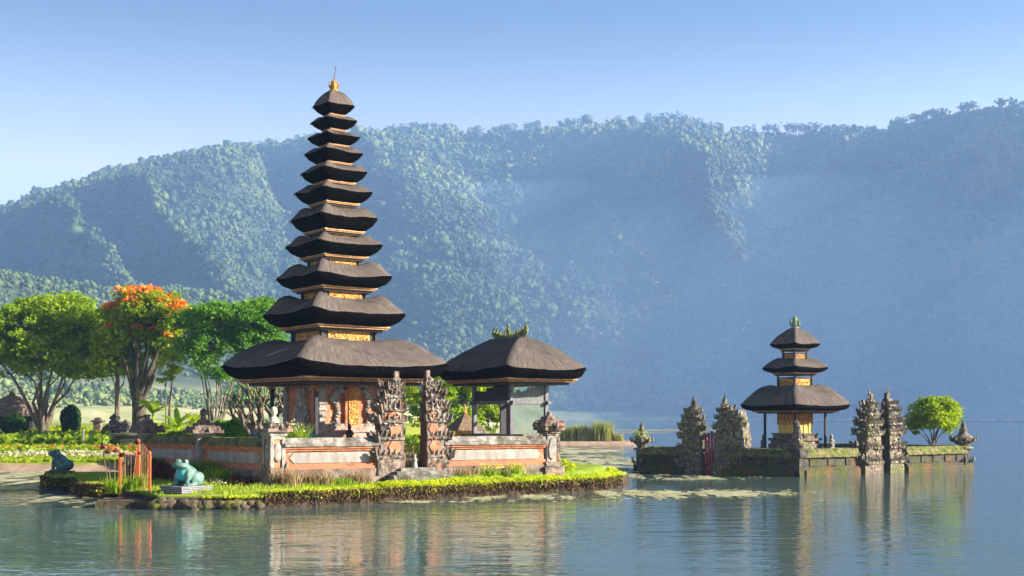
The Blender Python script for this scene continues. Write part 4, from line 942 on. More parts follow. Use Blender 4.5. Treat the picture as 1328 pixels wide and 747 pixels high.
shrine_wall('sunlit mossy shrine wall from the near corner to the right gate', N2+dR2*.1, N2+dR2*uR(1108), 23, True)
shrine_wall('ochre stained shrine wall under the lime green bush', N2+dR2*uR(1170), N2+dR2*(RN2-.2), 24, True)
# back walls, low behind
shrine_wall('far back shrine wall seen behind the three tiered pagoda', R2+dL2*9, R2+dL2*.3, 25, False)
DM = (STONE_LICHEN, STONE_LICHEN, mat('shrine_lichen', [(.12, .11, .08), (.34, .32, .27), (.5, .47, .4)], 6, 1., (14, .9, .04), layers=[((.16, .18, .05), 2, .5, .65)]), STONE_DARK)
rL = math.atan2(-dL2.y, -dL2.x); rR = math.atan2(dR2.y, dR2.x)
GRPS = 'split gate halves of the lake shrine'
gate_half('leftmost moss crowned gate half of the lake shrine, left of the red posts', N2+dL2*uL(916), rL, -1, 3.95, 1.5, .8, DM, GRPS, 31, False, True, 1.4, .5, 60)
gate_half('tall moss crowned gate half of the lake shrine, right of the leftmost red posts', N2+dL2*uL(929), rL, 1, 4.0, 1.15, .8, DM, GRPS, 32, False, True, 1.4, .42, 60)
gate_half('broad sunlit gate half of the lake shrine standing right of the pagoda', N2+dR2*uR(1137.5), rR, -1, 4.3, 1.55, .85, DM, GRPS, 33, False, True, 1.5, .30, 30)
gate_half('gate half of the lake shrine with a dark cut face, left of the lime bush', N2+dR2*uR(1146), rR, 1, 4.35, 1.2, .9, DM, GRPS, 34, False, True, 1.5, .16, 30)
sp_ = thing('carved_spire', 'blunt knobbly carved stone block right of the left shrine gate', 'carving', N2+dL2*uL(957)+Vector((0, .2, 0)), rL)
b = MB(); r_ = random.Random(3)
for i, (w_, z_) in enumerate(((.55, -.3), (.5, .5), (.55, 1.1), (.62, 1.5), (.55, 1.9), (.5, 2.3), (.4, 2.65), (.3, 2.95))): b.rbox(-w_, w_, -.4, .4, z_, z_+.82 if i < 2 else z_+.45, .14, .05, i)
b.build('stone_body', STONE_LICHEN, sp_); b = MB()
b.box(-.36, .36, -.36, .36, .9, 3.1)
for i in range(110): z = r_.uniform(.9, 3.3); w_ = .66-.1*abs(z-1.7); b.blob((r_.uniform(-w_, w_), -.42*r_.uniform(.5, 1), z), (.1, .08, .1), 1, .5, i)
for i in range(16): z = 1.2+.12*i; b.flame((r_.choice((-1, 1))*(.55-.06*abs(z-1.7)), -.2, z), (r_.choice((-1, 1)), 0, 0), .4, .5, .7)
b.build('carved_ornament', DM[2], sp_)
def red_posts(label, pos, rz, n, h):
    root = thing('red_gate', label, 'gate', pos, rz, 'weathered red gates of the lake shrine')
    for i in range(n): b = MB(); b.box(-.36+.72*i/(n-1)-.055, -.36+.72*i/(n-1)+.055, -.04, .04, -.4, h-.12*abs(i-(n-1)/2)); b.build('post', REDPAINT, root)
    b = MB(); 
    for z in (.3, h*.72): b.box(-.42, .42, -.055, -.042, z, z+.1)
    b.build('cross_rail', REDPAINT, root); return root
red_posts('weathered red wooden gate between the left pair of shrine gate halves', N2+dL2*(uL(922.5)+.0)-Vector((0, .15, 0)), rL, 5, 2.3)
red_posts('narrow red wooden gate between the right pair of shrine gate halves', N2+dR2*uR(1142)-Vector((0, -.1, 0)), rR, 4, 1.9)
def urn_pillar(label, pos, hh, seed, s=1., mossy=False):
    root = thing('shrine_pillar', label, 'pillar', pos, rR, 'corner pillars of the lake shrine')
    b = MB(); b.rbox(-.42*s, .42*s, -.42*s, .42*s, -.6, .4, .2, .03, seed); b.rbox(-.27*s, .27*s, -.27*s, .27*s, .4, 1.25, .2, .03, seed+1); b.build('shaft', STONE_DARK, root)
    b = MB()
    for i in range(4): b.flame((-.3*s if i % 2 else .3*s, -.3*s if i < 2 else .3*s, .45), ((-1 if i % 2 else 1), (-1 if i < 2 else 1), 0), .4, .5, .8)
    b.rbox(-.4*s, .4*s, -.4*s, .4*s, 1.2, 1.34, .15, .03, seed+2); b.lathe([(.30*s, 1.34), (.36*s, 1.46), (.60*s, 1.62), (.72*s, 1.74), (.58*s, 1.86), (.40*s, 1.98), (.26*s, 2.1), (.20*s, 2.22), (.26*s, 2.32), (.12*s, 2.45), (.15*s, 2.56), (.03, hh)], 12)
    for k in range(8): b.flame((.62*s*math.cos(k*.785), .62*s*math.sin(k*.785), 1.66), (math.cos(k*.785), math.sin(k*.785), 0), .34, .5, .7)
    b.build('urn_finial', STONE_LICHEN, root, True)
    if mossy:
        g = np.random.default_rng(seed); c = in_ball(260, g)*np.array([.5, .5, .45])+np.array([0, 0, 1.95]); v, f = leaves(c, .12, .3, .7, seed); nmesh('moss_tuft', v, f, LEAF_C, root)
    return root
urn_pillar('mossy urn topped pillar at the left corner of the lake shrine', L2, 2.75, 41, .8, True)
urn_pillar('urn topped pillar at the far right corner of the lake shrine', R2, 2.9, 42, 1.)
cp = thing('corner_block', 'dark mossy near corner post of the lake shrine wall', 'pillar', N2, rR)
b = MB(); b.rbox(-.34, .34, -.34, .34, -.6, .5, .2, .03, 4); b.rbox(-.3, .3, -.3, .3, .5, 1.0, .2, .03, 5); b.rbox(-.37, .37, -.37, .37, 1.0, 1.43, .15, .06, 6); b.build('shaft', STONE_DARK, cp)
b = MB(); b.lathe([(.2, 1.4), (.24, 1.6), (.17, 1.85), (.22, 2.0), (.1, 2.12)], 10); b.blob((0, -.02, 2.25), (.16, .16, .2), 2, .25, 2); b.blob((.15, -.1, 1.85), (.08, .1, .14), 1, .3); b.blob((-.15, -.1, 1.85), (.08, .1, .14), 1, .3); b.blob((0, -.12, 1.62), (.26, .2, .22), 2, .3, 5)
fuse(b, 'guardian_bust', STONE_LICHEN, .03, 2, cp)

# three tiered pagoda
SC = P(1031, 0, 70.); SC.z = 0; p3 = thing('small_pagoda', 'small pagoda with three thatched roofs inside the walled shrine on the lake', 'pagoda', SC, R(32.))
T3 = [(142.7, 525.5, 500.2, 532.8, .74), (85.7, 476.7, 464.8, 483, .66), (65.4, 446, 426, 451.4, .60)]; K = 70/F; r3 = []
for Wd, vt, vtop, vb, fr in T3:
    h = Wd*K/1.414/2*1.02; r3.append((h, 3+(HZ-vt)*K, 3+(HZ-vtop)*K, 3+(HZ-vb)*(70-.8*h)/F, fr))
for i, (h, ze, zt, zb, fr) in enumerate(r3):
    top = i == 2; nk = .06 if top else r3[i+1][0]*r3[i+1][4]*.86
    ro = roof_geo(h, h, nk, nk, ze-.05, zt, zb, fr, .05, .03 if top else .06, None, 14, 20+i).build('roof', [THATCH, THATCH_END_SHADED], p3, True)
    t_ = .16; fascia(h*fr, h*fr, zb+.01, t_, ro)
    if i:
        nh = h*fr*.74; z0 = r3[i-1][2]-.2; z1 = zb-t_*.9; b = MB()
        for sx in (-1, 1):
            for sy in (-1, 1): b.box(sx*nh-.05, sx*nh+.05, sy*nh-.05, sy*nh+.05, z0, z1)
        for sg in (-1, 1): b.box(-nh, nh, sg*nh-.03, sg*nh+.03, z1-.16, z1-.1); b.box(sg*nh-.031, sg*nh+.031, -nh, nh, z1-.161, z1-.101)
        st_ = b.build('storey', WOOD, p3); zv = r3[i-1][2]-.02; hh = (z1-zv)*.66
        for k in range(4):
            o = carved_panel(nh*1.8, hh, .06, 60+k, 30).build('gilded_panel', GOLDBRICK if i == 2 else GOLD, st_); c = Vector((0, -nh*.96, 0)); c.rotate(Euler((0, 0, k*math.pi/2))); o.location = (c.x, c.y, zv); o.rotation_euler = (0, 0, k*math.pi/2)
zt = r3[2][2]; b = MB(); b.lathe([(.16, -.06), (.2, .06), (.14, .16), (.22, .28), (.18, .42), (.1, .55)], 9, (0, 0, zt)); b.blob((0, 0, zt+.55), (.16, .16, .17), 1, .4)
for k in range(6): b.flame((.15*math.cos(k), .15*math.sin(k), zt+.12), (math.cos(k), math.sin(k), 0), .42, .4, .5)
b.build('finial', mat('green_finial', [(.07, .12, .07), (.2, .27, .17), (.36, .36, .25)], 8, .9, (14, .9, .04)), p3, True)
zb0 = r3[0][3]; b = MB()
for hw, z0, z1 in ((1.05, 1.2, 1.55), (.95, 1.55, 1.72), (1.05, 1.72, 1.86), (.86, 1.86, 2.05), (.92, 2.05, 2.14)): b.rbox(-hw, hw, -hw, hw, z0, z1, .2, .02, int(z0*10))
b.build('dais', STONE_LICHEN, p3)
b = MB(); b.box(-.62, .62, -.62, .62, 2.1, zb0-.1); sb = b.build('shrine_box', REDWOOD, p3)
b = MB(); r_ = random.Random(8)
for k in range(4):
    q = MB(); q.box(-.66, .66, -.72, -.66, 2.85, zb0-.12)
    for i in range(6): q.box(-.6+.24*i-.05, -.6+.24*i+.05, -.76, -.72, 2.6, zb0-.14)
    rot = Matrix.Rotation(k*math.pi/2, 3, 'Z'); b.add([tuple(rot @ Vector(v)) for v in q.v], q.f)
b.build('hanging', GOLDBRICK, sb)
b = MB()
for k in range(4):
    q = MB(); n = 10
    for i in range(n): q.box(-.6+1.2*i/n, -.6+1.2*(i+1)/n, -.70+.03*math.sin(i*2.1), -.64, 2.14, 2.86-.02*(i % 3))
    rot = Matrix.Rotation(k*math.pi/2, 3, 'Z'); b.add([tuple(rot @ Vector(v)) for v in q.v], q.f)
b.build('yellow_cloth', YFABRIC, sb)
for sx in (-1, 1):
    for sy in (-1, 1):
        b = MB(); b.box(sx*1.18-.055, sx*1.18+.055, sy*1.18-.055, sy*1.18+.055, 1.2, zb0-.1); b.build('post', WOOD, p3)
def guardian(label, u, d, z, s, m, seed):
    root = thing('guardian_statue', label, 'statue', P(u, 0, d)*1.0, R(20)); root.location.z = z
    b = MB(); b.box(-.22*s, .22*s, -.22*s, .22*s, -.1, .12*s); b.lathe([(.2*s, .1*s), (.24*s, .3*s), (.16*s, .55*s), (.2*s, .72*s), (.08*s, .8*s)], 10); b.blob((0, -.02*s, .92*s), (.13*s, .14*s, .15*s), 2, .15, seed)
    b.tube([(.2*s, 0, .68*s), (.27*s, -.06*s, .5*s), (.12*s, -.2*s, .45*s)], [.06*s, .055*s, .04*s], 6); b.tube([(-.2*s, 0, .68*s), (-.27*s, -.06*s, .5*s), (-.12*s, -.2*s, .45*s)], [.06*s, .055*s, .04*s], 6); b.lathe([(.13*s, 1.0*s), (.1*s, 1.1*s), (.02, 1.2*s)], 8)
    fuse(b, 'figure', m, .03*s, 2, root); return root
guardian('pale seated guardian statue right of the three tiered pagoda, by its right post', 1078, 69.5, 1.24, .75, PALE, 2)
guardian('small grey guardian statue at the left post of the three tiered pagoda', 990, 70.5, 1.24, .7, STONE_LICHEN, 3)
guardian('tall pale guardian statue in front of the three tiered pagoda', 1034, 66.8, 1.24, 1.35, STONE_LICHEN, 4)
# ------------------------------------------------------------------ frogs
def frogmat(name, body, dark, belly):
    t = NT(name); v = t.coord(); n = t.noise(v, 5, 4); sp = t.n('ShaderNodeSeparateXYZ'); t.l(v, sp.inputs[0])
    c = t.mix(t.maprange(n, .46, .56), body, dark)
    m1 = t.maprange(sp.outputs[0], .13, .19)                      # throat and chest are painted a lighter colour
    a = t.n('ShaderNodeMath', operation='ABSOLUTE'); t.l(sp.outputs[1], a.inputs[0]); m2 = t.maprange(a.outputs[0], .25, .21); m3 = t.maprange(sp.outputs[2], .64, .60)
    q = t.n('ShaderNodeMath', operation='MULTIPLY'); t.l(m1, q.inputs[0]); t.l(m2, q.inputs[1]); q2 = t.n('ShaderNodeMath', operation='MULTIPLY'); t.l(q.outputs[0], q2.inputs[0]); t.l(m3, q2.inputs[1])
    c = t.mix(q2.outputs[0], c, belly)
    c = t.mix(t.maprange(t.noise(v, 11, 5), .60, .70, 0, .6), c, (.30, .36, .33))
    b = t.n('ShaderNodeBsdfPrincipled'); t.l(c, b.inputs['Base Color']); b.inputs['Roughness'].default_value = .6; t.l(t.bump(t.noise(v, 16, 5), .35, .02), b.inputs['Normal']); t.l(b.outputs[0], t.out.inputs[0]); return t.m
FROG1 = frogmat('blue_green_frog_paint', (.10, .21, .18), (.06, .13, .13), (.06, .44, .46))
FROG2 = frogmat('dark_blue_frog_paint', (.045, .15, .16), (.022, .07, .085), (.12, .34, .36))
FROG3 = frogmat('bright_teal_frog_paint', (.02, .24, .17), (.012, .14, .11), (.10, .40, .32))
def frog(label, pos, rz, m, s=1., pitch=0., seed=0):
    root = thing('frog_statue', label, 'statue', pos, rz, None)
    b = MB(); ro = Matrix.Rotation(-R(34+pitch), 3, 'Y')
    b.blob((-.06, 0, .42), (.44, .34, .30), 3, 0, 0, ro); b.blob((.16, 0, .45), (.20, .25, .28), 3); b.blob((.22, 0, .70+pitch*.004), (.31, .31, .155), 3, 0, 0, Matrix.Rotation(-R(8+pitch), 3, 'Y'))
    b.blob((.42, 0, .72+pitch*.006), (.13, .20, .10), 2)
    for sy in (-1, 1):
        b.blob((.16, sy*.19, .84+pitch*.003), (.105, .10, .105), 2); b.blob((-.22, sy*.31, .26), (.29, .15, .25), 3, 0, 0, Matrix.Rotation(R(20), 3, 'Y')); b.blob((.06, sy*.38, .06), (.24, .10, .06), 2)
        for j in (-1, 0, 1): b.blob((.27, sy*.39+j*.07, .035), (.09, .03, .03), 1)
        b.tube([(.06, sy*.22, .56), (.17, sy*.31, .36), (.20, sy*.27, .08)], [.125, .10, .075], 10); b.blob((.27, sy*.28, .045), (.10, .085, .045), 2)
        for j in (-1, 0, 1): b.blob((.35, sy*.28+j*.06, .03), (.07, .026, .025), 1)
    o = fuse(b, 'body', m, .026, 5, root); o.scale = (s, s, s)
    for sy in (-1, 1):
        e = MB(); e.blob((.205, sy*.225, .86+pitch*.003), (.062, .055, .065), 2); eo = e.build('eye', WHITE, o, True)
        e = MB(); e.blob((.245, sy*.26, .865+pitch*.003), (.026, .024, .032), 2); e.build('pupil', WOOD, o, True)
    e = MB(); pts = []
    for i in range(13): a = -1.5+3.0*i/12; pts.append((.20+.345*math.cos(a)*(1.0 if abs(a) > .8 else 1.0), .325*math.sin(a), .655+pitch*.004-.02*math.cos(a)))
    e.tube(pts, .016, 5); e.build('mouth', WOOD, o, True); return root
def plinth(label, pos, rz, lx, ly, h, m, n=3):
    root = thing('frog_plinth', label, 'plinth', pos, rz)
    for i in range(n):
        b = MB(); q = .0 if i % 2 else .03; b.rbox(-lx-q, lx+q, -ly-q, ly+q, -.3 if i == 0 else h*i/n+.002, h*(i+1)/n, .2, .008, i); b.build('course', m, root)
    return root
PLN = brickmat('white_jointed_slate', (.06, .06, .085), (.10, .10, .13), (.34, .34, .38), 4.2, [], .03)
f1 = P(236, 0, 41.2); a1 = math.atan2(-.80, -.60)
plinth('low plinth of dark blocks with white joints under the big pale bellied frog', (f1.x, f1.y+.55, .46), a1, .62, .55, .25, PLN)
frog('large blue green frog statue with a turquoise belly on the white jointed plinth', (f1.x, f1.y+.55, .69), a1, FROG1, .98, 0)
f2 = P(78, 0, 54.2)
plinth('low dark stone plinth under the left frog, at the tip of the grass', (f2.x, f2.y, .52), R(172), .5, .38, .15, STONE_DARK, 2)
frog('dark blue frog statue looking up to the left at the tip of the grass', (f2.x, f2.y, .66), R(176), FROG2, .98, 12)
f3 = P(404, 0, 47.1); plinth('small stone block under the green frog behind the wall', (f3.x, f3.y, 1.30), R(20), .36, .34, .66, STONE, 2); frog('green frog statue peeping over the sunlit wall beside the pagoda post', (f3.x, f3.y, 1.96), R(208), FROG3, .66, 8)
f4 = P(337, 0, 48.0); plinth('small stone block under the teal frog behind the corner pillar', (f4.x, f4.y, 1.30), R(20), .36, .34, .60, STONE, 2); frog('teal frog statue half hidden by the coping left of the corner pillar', (f4.x, f4.y, 1.90), R(200), FROG2, .64, 8)
f5 = P(454, 0, 45.2); guardian('small dark seated statue on the coping before the pagoda door', 453, 48.4, 2.05, .62, STONE_DARK, 7)

# ------------------------------------------------------------------ orange railing on the landing
def rail_gate(label, u0, u1, d0, d1, z, h0, h1, arch):
    a, c = P(u0, 0, d0), P(u1, 0, d1); root = thing('iron_railing', label, 'railing', (a.x, a.y, z), 0, 'orange iron railings at the landing')
    e = Vector((c.x-a.x, c.y-a.y, 0)); n = 5
    for k, hh in ((0, h0), (1, h1)):
        b = MB(); q = e*k; b.box(q.x-.042, q.x+.042, q.y-.042, q.y+.042, -.7, hh); b.lathe([(.058, hh), (.065, hh+.04), (.02, hh+.09)], 8, (q.x, q.y, 0)); b.build('post', IRON, root)
    b = MB(); pts = []
    for i in range(13): t_ = i/12; pts.append((e.x*t_, e.y*t_, (h0*(1-t_)+h1*t_)-.06+arch*math.sin(t_*math.pi)))
    b.tube(pts, .022, 6); b.build('top_rail', IRON, root)
    b = MB(); b.tube([(0, 0, .16), (e.x, e.y, .16)], .024, 6); b.build('bottom_rail', IRON, root)
    for i in range(1, n+1): t_ = i/(n+1); b = MB(); b.tube([(e.x*t_, e.y*t_, .16), (e.x*t_, e.y*t_, (h0*(1-t_)+h1*t_)-.06+arch*math.sin(t_*math.pi))], .008, 5); b.build('bar', GILT, root)
rail_gate('left panel of orange iron railing standing in the water at the landing', 155.5, 177, 44.0, 44.8, .05, 1.72, 1.78, 0)
rail_gate('right panel of orange iron railing with an arched top beside the landing slab', 179.5, 194, 44.6, 42.6, .05, 2.10, 1.72, .12)
ls = thing('landing_slab', 'flat stone landing slab by the orange railing at the water edge', 'slab', G(180, 653, .1), R(8))
b = MB(); b.rbox(-1.3, 1.0, -.6, .9, -.5, .14, .22, .03, 3); b.rbox(.2, 1.3, -.1, 1.2, .14, .34, .22, .03, 4); b.build('slab', ROCK, ls)

# ------------------------------------------------------------------ clipped edge planting round the island
def edge_hedge(label, px, w, h, seed, dens=1., root_=True, dry=False, inset=.12, low=.36):
    pts = [G(u, v) for u, v in px]; g = np.random.default_rng(seed); o0 = pts[0]; root = thing('edge_hedge', label, 'hedge', (o0.x, o0.y, 0), 0, 'clipped lime plants along the island edge')
    seg = [(a, b, (b-a).length) for a, b in zip(pts[:-1], pts[1:])]; tot = sum(s[2] for s in seg); C = []; Rr = []
    for a, b, L_ in seg:
        n = int(L_*2500*dens); t_ = g.uniform(0, 1, n); d = (b-a).normalized(); nb = np.array([-d.y, d.x]); 
        if nb[1] < 0: nb = -nb
        q = g.uniform(0, 1, n); base = np.array([a.x-o0.x, a.y-o0.y])+t_[:, None]*np.array([b.x-a.x, b.y-a.y])
        wv = .75+.5*fbm(t_*L_*1.6+seed, t_*0+3, 3, seed)
        y = inset+w*q; top = .36+h*wv*np.sin(np.clip(q*1.15+.22, 0, 1)*math.pi*.62+.35)
        hang = q < .24
        z = np.where(hang, low+g.uniform(0, 1, n)**.8*(top-low), top-g.uniform(0, .07, n))+g.normal(size=n)*.02
        xy = base+nb[None]*y[:, None]-nb[None]*np.where(hang, .12*g.uniform(0, 1, n), 0)[:, None]
        C.append(np.column_stack([xy, z]))
        n2 = int(L_*900*dens); t_ = g.uniform(0, 1, n2); base = np.array([a.x-o0.x, a.y-o0.y])+t_[:, None]*np.array([b.x-a.x, b.y-a.y]); k = vn(t_*L_*2.2+seed, t_*0, seed)
        zz_ = g.uniform(-.02, .50, n2); keep = (zz_ > .12*k-.08)
        xy = base+nb[None]*(inset-.08+g.uniform(0, .18, n2)-.10*np.abs(zz_-.2))[:, None]; Rr.append(np.column_stack([xy, zz_])[keep])
    v, f = leaves(np.concatenate(C), .075, .55, .7, seed); nmesh('foliage', v, f, LEAF_DRY if dry else LEAF_H, root)
    if root_: v, f = leaves(np.concatenate(Rr), .17, 0., .32, seed+1, droop=(0, 0, -1.6)); nmesh('trailing_stems', v, f, LEAF_ROOT, root)
    return root
EDG = [(330, 659.3), (345, 659), (420, 656), (500, 652), (580, 647.5), (650, 643.5)]
edge_hedge('long clipped lime green hedge along the water before the steps, left stretch', [(345, 659), (420, 656), (500, 652)], .7, .22, 51, 1., True, False, .12, .30)
edge_hedge('clipped lime green hedge along the water below the pavilion wall, middle stretch', [(500, 652), (580, 647.5), (650, 643.5)], .7, .36, 52, 1., True, False, .12, .30)
edge_hedge('clipped lime green hedge rounding the right tip of the island', [(650, 643.5), (720, 640), (785, 636.5), (808, 631), (800, 624)], .7, .32, 53, 1., True, False, .12, .30)
edge_hedge('lime green edge planting right of the big frog plinth, above bare rock', [(262, 660.5), (300, 660), (345, 659)], .55, .06, 54, .8, False)
edge_hedge('grassy hedge left of the orange railing at the water edge', [(95, 643), (125, 645.5), (153, 645)], .9, .14, 55, 1., True, False, .1, .12)
edge_hedge('short grassy edge below the left frog', [(52, 633), (60, 635.5), (90, 635.5), (95, 643)], .8, .10, 56, 1., True, False, .1, .12)
er = thing('edge_stones', 'rough mossy stone edging between the landing slab and the hedge', 'stones', G(262, 660.5), 0); o0 = G(262, 660.5); r_ = random.Random(5)
for k in range(15):
    u = 200+k*9.6; q = G(u, 661-.6*(u-200)/145)+Vector((0, .08, 0)); s = r_.uniform(.13, .28)
    b = MB(); b.blob((q.x-o0.x, q.y-o0.y, .12+r_.uniform(-.03, .05)), (s*1.15, s*.7, s*.85), 2, .35, k); b.build('stone', ROCK, er, True)

# ------------------------------------------------------------------ grass and low planting on the island
g = np.random.default_rng(21); n = 30000
x = g.uniform(-21, 6, n); y = g.uniform(39.5, 60, n); ok = sdist(ISL, x, y) > .25
front = ((x-N1.x)*B31.x+(y-N1.y)*B31.y < -.2) | ((y-L1.y) < (x-L1.x)*-(5.5/6.0)-.2)
ok &= front & (fbm(x*1.1, y*1.1, 3, 6) > .36); x, y = x[ok], y[ok]
v, f = blades(np.stack([x, y, isl_z(x, y)-.02], 1), .14*(.6+.9*fbm(x, y, 3, 4)), .03, 3)
tag(nmesh('lawn_grass', v, f, GRASSB), 'short sunlit grass on the temple island', 'grass', kind='stuff')
def tuft(name, label, u, d, z, n, r, h, m, seed, group=None, w=.03, lean=.5):
    g = np.random.default_rng(seed); q = in_ball(n, g)*np.array([r, r*.6, 0]); root = thing(name, label, 'plant', (P(u, 0, d).x, d, z), 0, group)
    v, f = blades(q, h, w, seed, lean); nmesh('blades', v, f, m, root); return root
def wallfoot(t, out): q = on(t)-B31*out; return q
def plant_at(name, label, pos, z, n, r, h, m, seed, w=.03, lean=.5, group=None, bloom=None):
    g = np.random.default_rng(seed); q = in_ball(n, g)*np.array([r, r*.6, 0]); root = thing(name, label, 'plant', (pos.x, pos.y, z), 0, group); v, f = blades(q, h, w, seed, lean); nmesh('blades', v, f, m, root)
    if bloom is not None:
        c = in_ball(bloom[1], g)*np.array([r*1.1, r*.7, h*.35])+np.array([0, 0, h*.95]); v, f = leaves(c, bloom[2], .6, .9, seed); nmesh('blossom', v, f, bloom[0], root)
    return root
plant_at('dry_grass', 'pale dry grass clump at the foot of the corner pillar', wallfoot(.2, .75), .5, 300, .62, .62, LEAF_DRY, 61)
plant_at('dry_grass', 'tangled dry grass clump right of the corner pillar clump', wallfoot(1.4, .7), .52, 260, .62, .5, LEAF_DRY, 62)
plant_at('dry_grass', 'sparse brown weeds against the wall just left of the gate steps', wallfoot(3.0, .62), .52, 160, .55, .5, LEAF_DRY, 63)
plant_at('low_fern', 'green ferns at the foot of the sunlit wall between the dry clumps', wallfoot(2.2, .85), .52, 90, .5, .3, LEAF_A, 64, .05)
plant_at('yellow_weed', 'yellow flowered weeds below the middle of the pavilion wall', wallfoot(8.6, .7), .78, 60, .5, .34, LEAF_A, 65, .04, .5, None, (FL_YELLOW, 40, .09))
plant_at('yellow_weed', 'yellow flowered weeds near the right end of the pavilion wall', wallfoot(9.7, .75), .78, 70, .5, .36, LEAF_C, 66, .04, .5, None, (FL_YELLOW, 60, .09))
plant_at('thin_weed', 'thin dark weeds left of the yellow flowers by the steps', wallfoot(7.6, .8), .78, 60, .6, .42, LEAF_DRY, 67, .03)
c = G(729, 617, .5); bush('yellow_bush', 'small yellow flowering bush right of the grey end pillar', (c.x, c.y-1.6, .42), (.52, .42, .42), LEAF_H, 900, .12, None, 'bush', 68)
DLf = Vector((dL.y*-1, dL.x, 0)); DLf = DLf if DLf.y < 0 else -DLf
def lwall(t, out): return N1+dL*t+DLf*out
for k, (t_, lab, m, h, nn) in enumerate(((.9, 'dark red leaved plant by the statue topped pillar', LEAF_RED, .5, 70), (2.2, 'green leafy plant under the middle of the shaded wall', LEAF_A, .62, 240), (3.3, 'tall green plant right of the big frog', LEAF_B, .85, 240), (4.6, 'dark red shrub behind the big frog', LEAF_RED, .7, 140), (5.8, 'dark red bushy plant left of the big frog under the far left wall', LEAF_RED, .7, 140), (7.2, 'dark green shrub at the left end of the shaded wall', LEAF_D, .85, 300))):
    plant_at('border_plant', lab, lwall(t_, .75), .48, nn, .75, h, m, 70+k, .09, .6, 'border plants below the shaded wall')
plant_at('white_bedding', 'low white flowered bedding along the lawn before the shaded wall', lwall(1.6, 1.6), .48, 200, 1.0, .25, LEAF_A, 78, .05, .5, None, (FL_WHITE, 160, .07))
plant_at('white_shrub', 'white flowering shrub behind the coping beside the corner pillar', on(1.0)+B31*.7, 1.3, 240, .45, 1.3, LEAF_A, 79, .06, .5, None, (FL_WHITE, 80, .10))
def stalk_plant(label, u, v, h, seed):
    q = G(u, v, .45); root = thing('rose_stalk', label, 'plant', q, 0, 'dark headed flower stalks by the railing'); r_ = random.Random(seed)
    b = MB(); hd = MB()
    for k in range(3):
        x = r_.uniform(-.35, .35); hh = h*r_.uniform(.7, 1.05); b.tube([(x*.3, 0, 0), (x*.7, 0, hh*.5), (x, r_.uniform(-.1, .1), hh)], [.018, .014, .01], 5)
        hd = MB(); hd.blob((x, 0, hh+.03), (.11, .10, .075), 1, .5, k); hd.build('flower_head', LEAF_RED, root)
    b.build('stalk', LEAF_DRY, root)
    g = np.random.default_rng(seed); v_, f_ = blades(in_ball(70, g)*np.array([.3, .2, 0]), .5, .06, seed, .6); nmesh('leaf', v_, f_, LEAF_A, root); return root
stalk_plant('leafy flower stalks standing left of the orange railing', 147, 640, 1.55, 3); stalk_plant('tall dark headed flower stalks behind the orange railing', 167, 637, 1.7, 4); stalk_plant('flower stalks between the railing panels', 184, 634, 1.5, 9)

# ------------------------------------------------------------------ floating weed
def weed(label, n, regs, size, seed):
    g = np.random.default_rng(seed); V = []
    for (u, v, ru, rv, w) in regs:
        m = int(n*w); q = g.normal(size=(m, 2))*.5; uu = u+q[:, 0]*ru; vv_ = np.clip(v+q[:, 1]*rv, HZ+8, 900); d = CH*F/(vv_-HZ); x = (uu-CU)/F*d
        k = (fbm(x*1.6, d*.32, 4, seed)+.05*g.normal(size=m)) > .56; V.append(np.stack([x[k], d[k]], 1))
    p = np.concatenate(V); m = len(p); s = size*g.uniform(.45, 1.25, m); a = np.arange(7)*2*np.pi/7; r = g.uniform(.75, 1.1, (m, 7))
    v = np.stack([p[:, 0:1]+s[:, None]*r*np.cos(a), p[:, 1:2]+s[:, None]*r*np.sin(a), np.repeat((.012+g.uniform(0, .02, m))[:, None], 7, 1)+g.normal(size=(m, 7))*.004], -1).reshape(-1, 3)
    tag(nmesh('floating_weed', v, np.arange(m*7).reshape(-1, 7), WEED), label, 'water weed', kind='stuff')
weed('pale floating weed drifting in front of the lake shrine', 9000, [(925, 640, 85, 3.2, .5), (870, 642, 60, 4, .25), (985, 642, 40, 2, .12), (900, 620, 70, 2.6, .14), (850, 618, 40, 1.8, .1)], .11, 81)
weed('floating weed skirting the hedge along the island', 6500, [(700, 645.5, 90, 3, .4), (790, 640, 60, 4, .35), (560, 651.5, 80, 1.2, .15), (650, 648, 60, 2, .2)], .10, 82)
weed('broad pale weed mat on the water right of the end pillar', 9000, [(770, 603, 55, 9, .6), (745, 594, 40, 5, .3), (800, 612, 40, 4, .2)], .30, 83)
weed('yellow green weed on the channel behind the left frog', 9000, [(110, 616, 120, 7, .6), (20, 622, 70, 8, .4)], .26, 84)
weed('floating weed around the left grassy edge and the railing', 2600, [(75, 648, 40, 5, .4), (115, 655, 40, 3, .3), (150, 657, 35, 2.5, .3)], .15, 85)
weed('pale weed strip far out on the lake beyond the spit', 2600, [(860, 558, 75, 1.6, .5), (790, 561, 90, 1.2, .3), (740, 585, 50, 4, .2)], .9, 86)

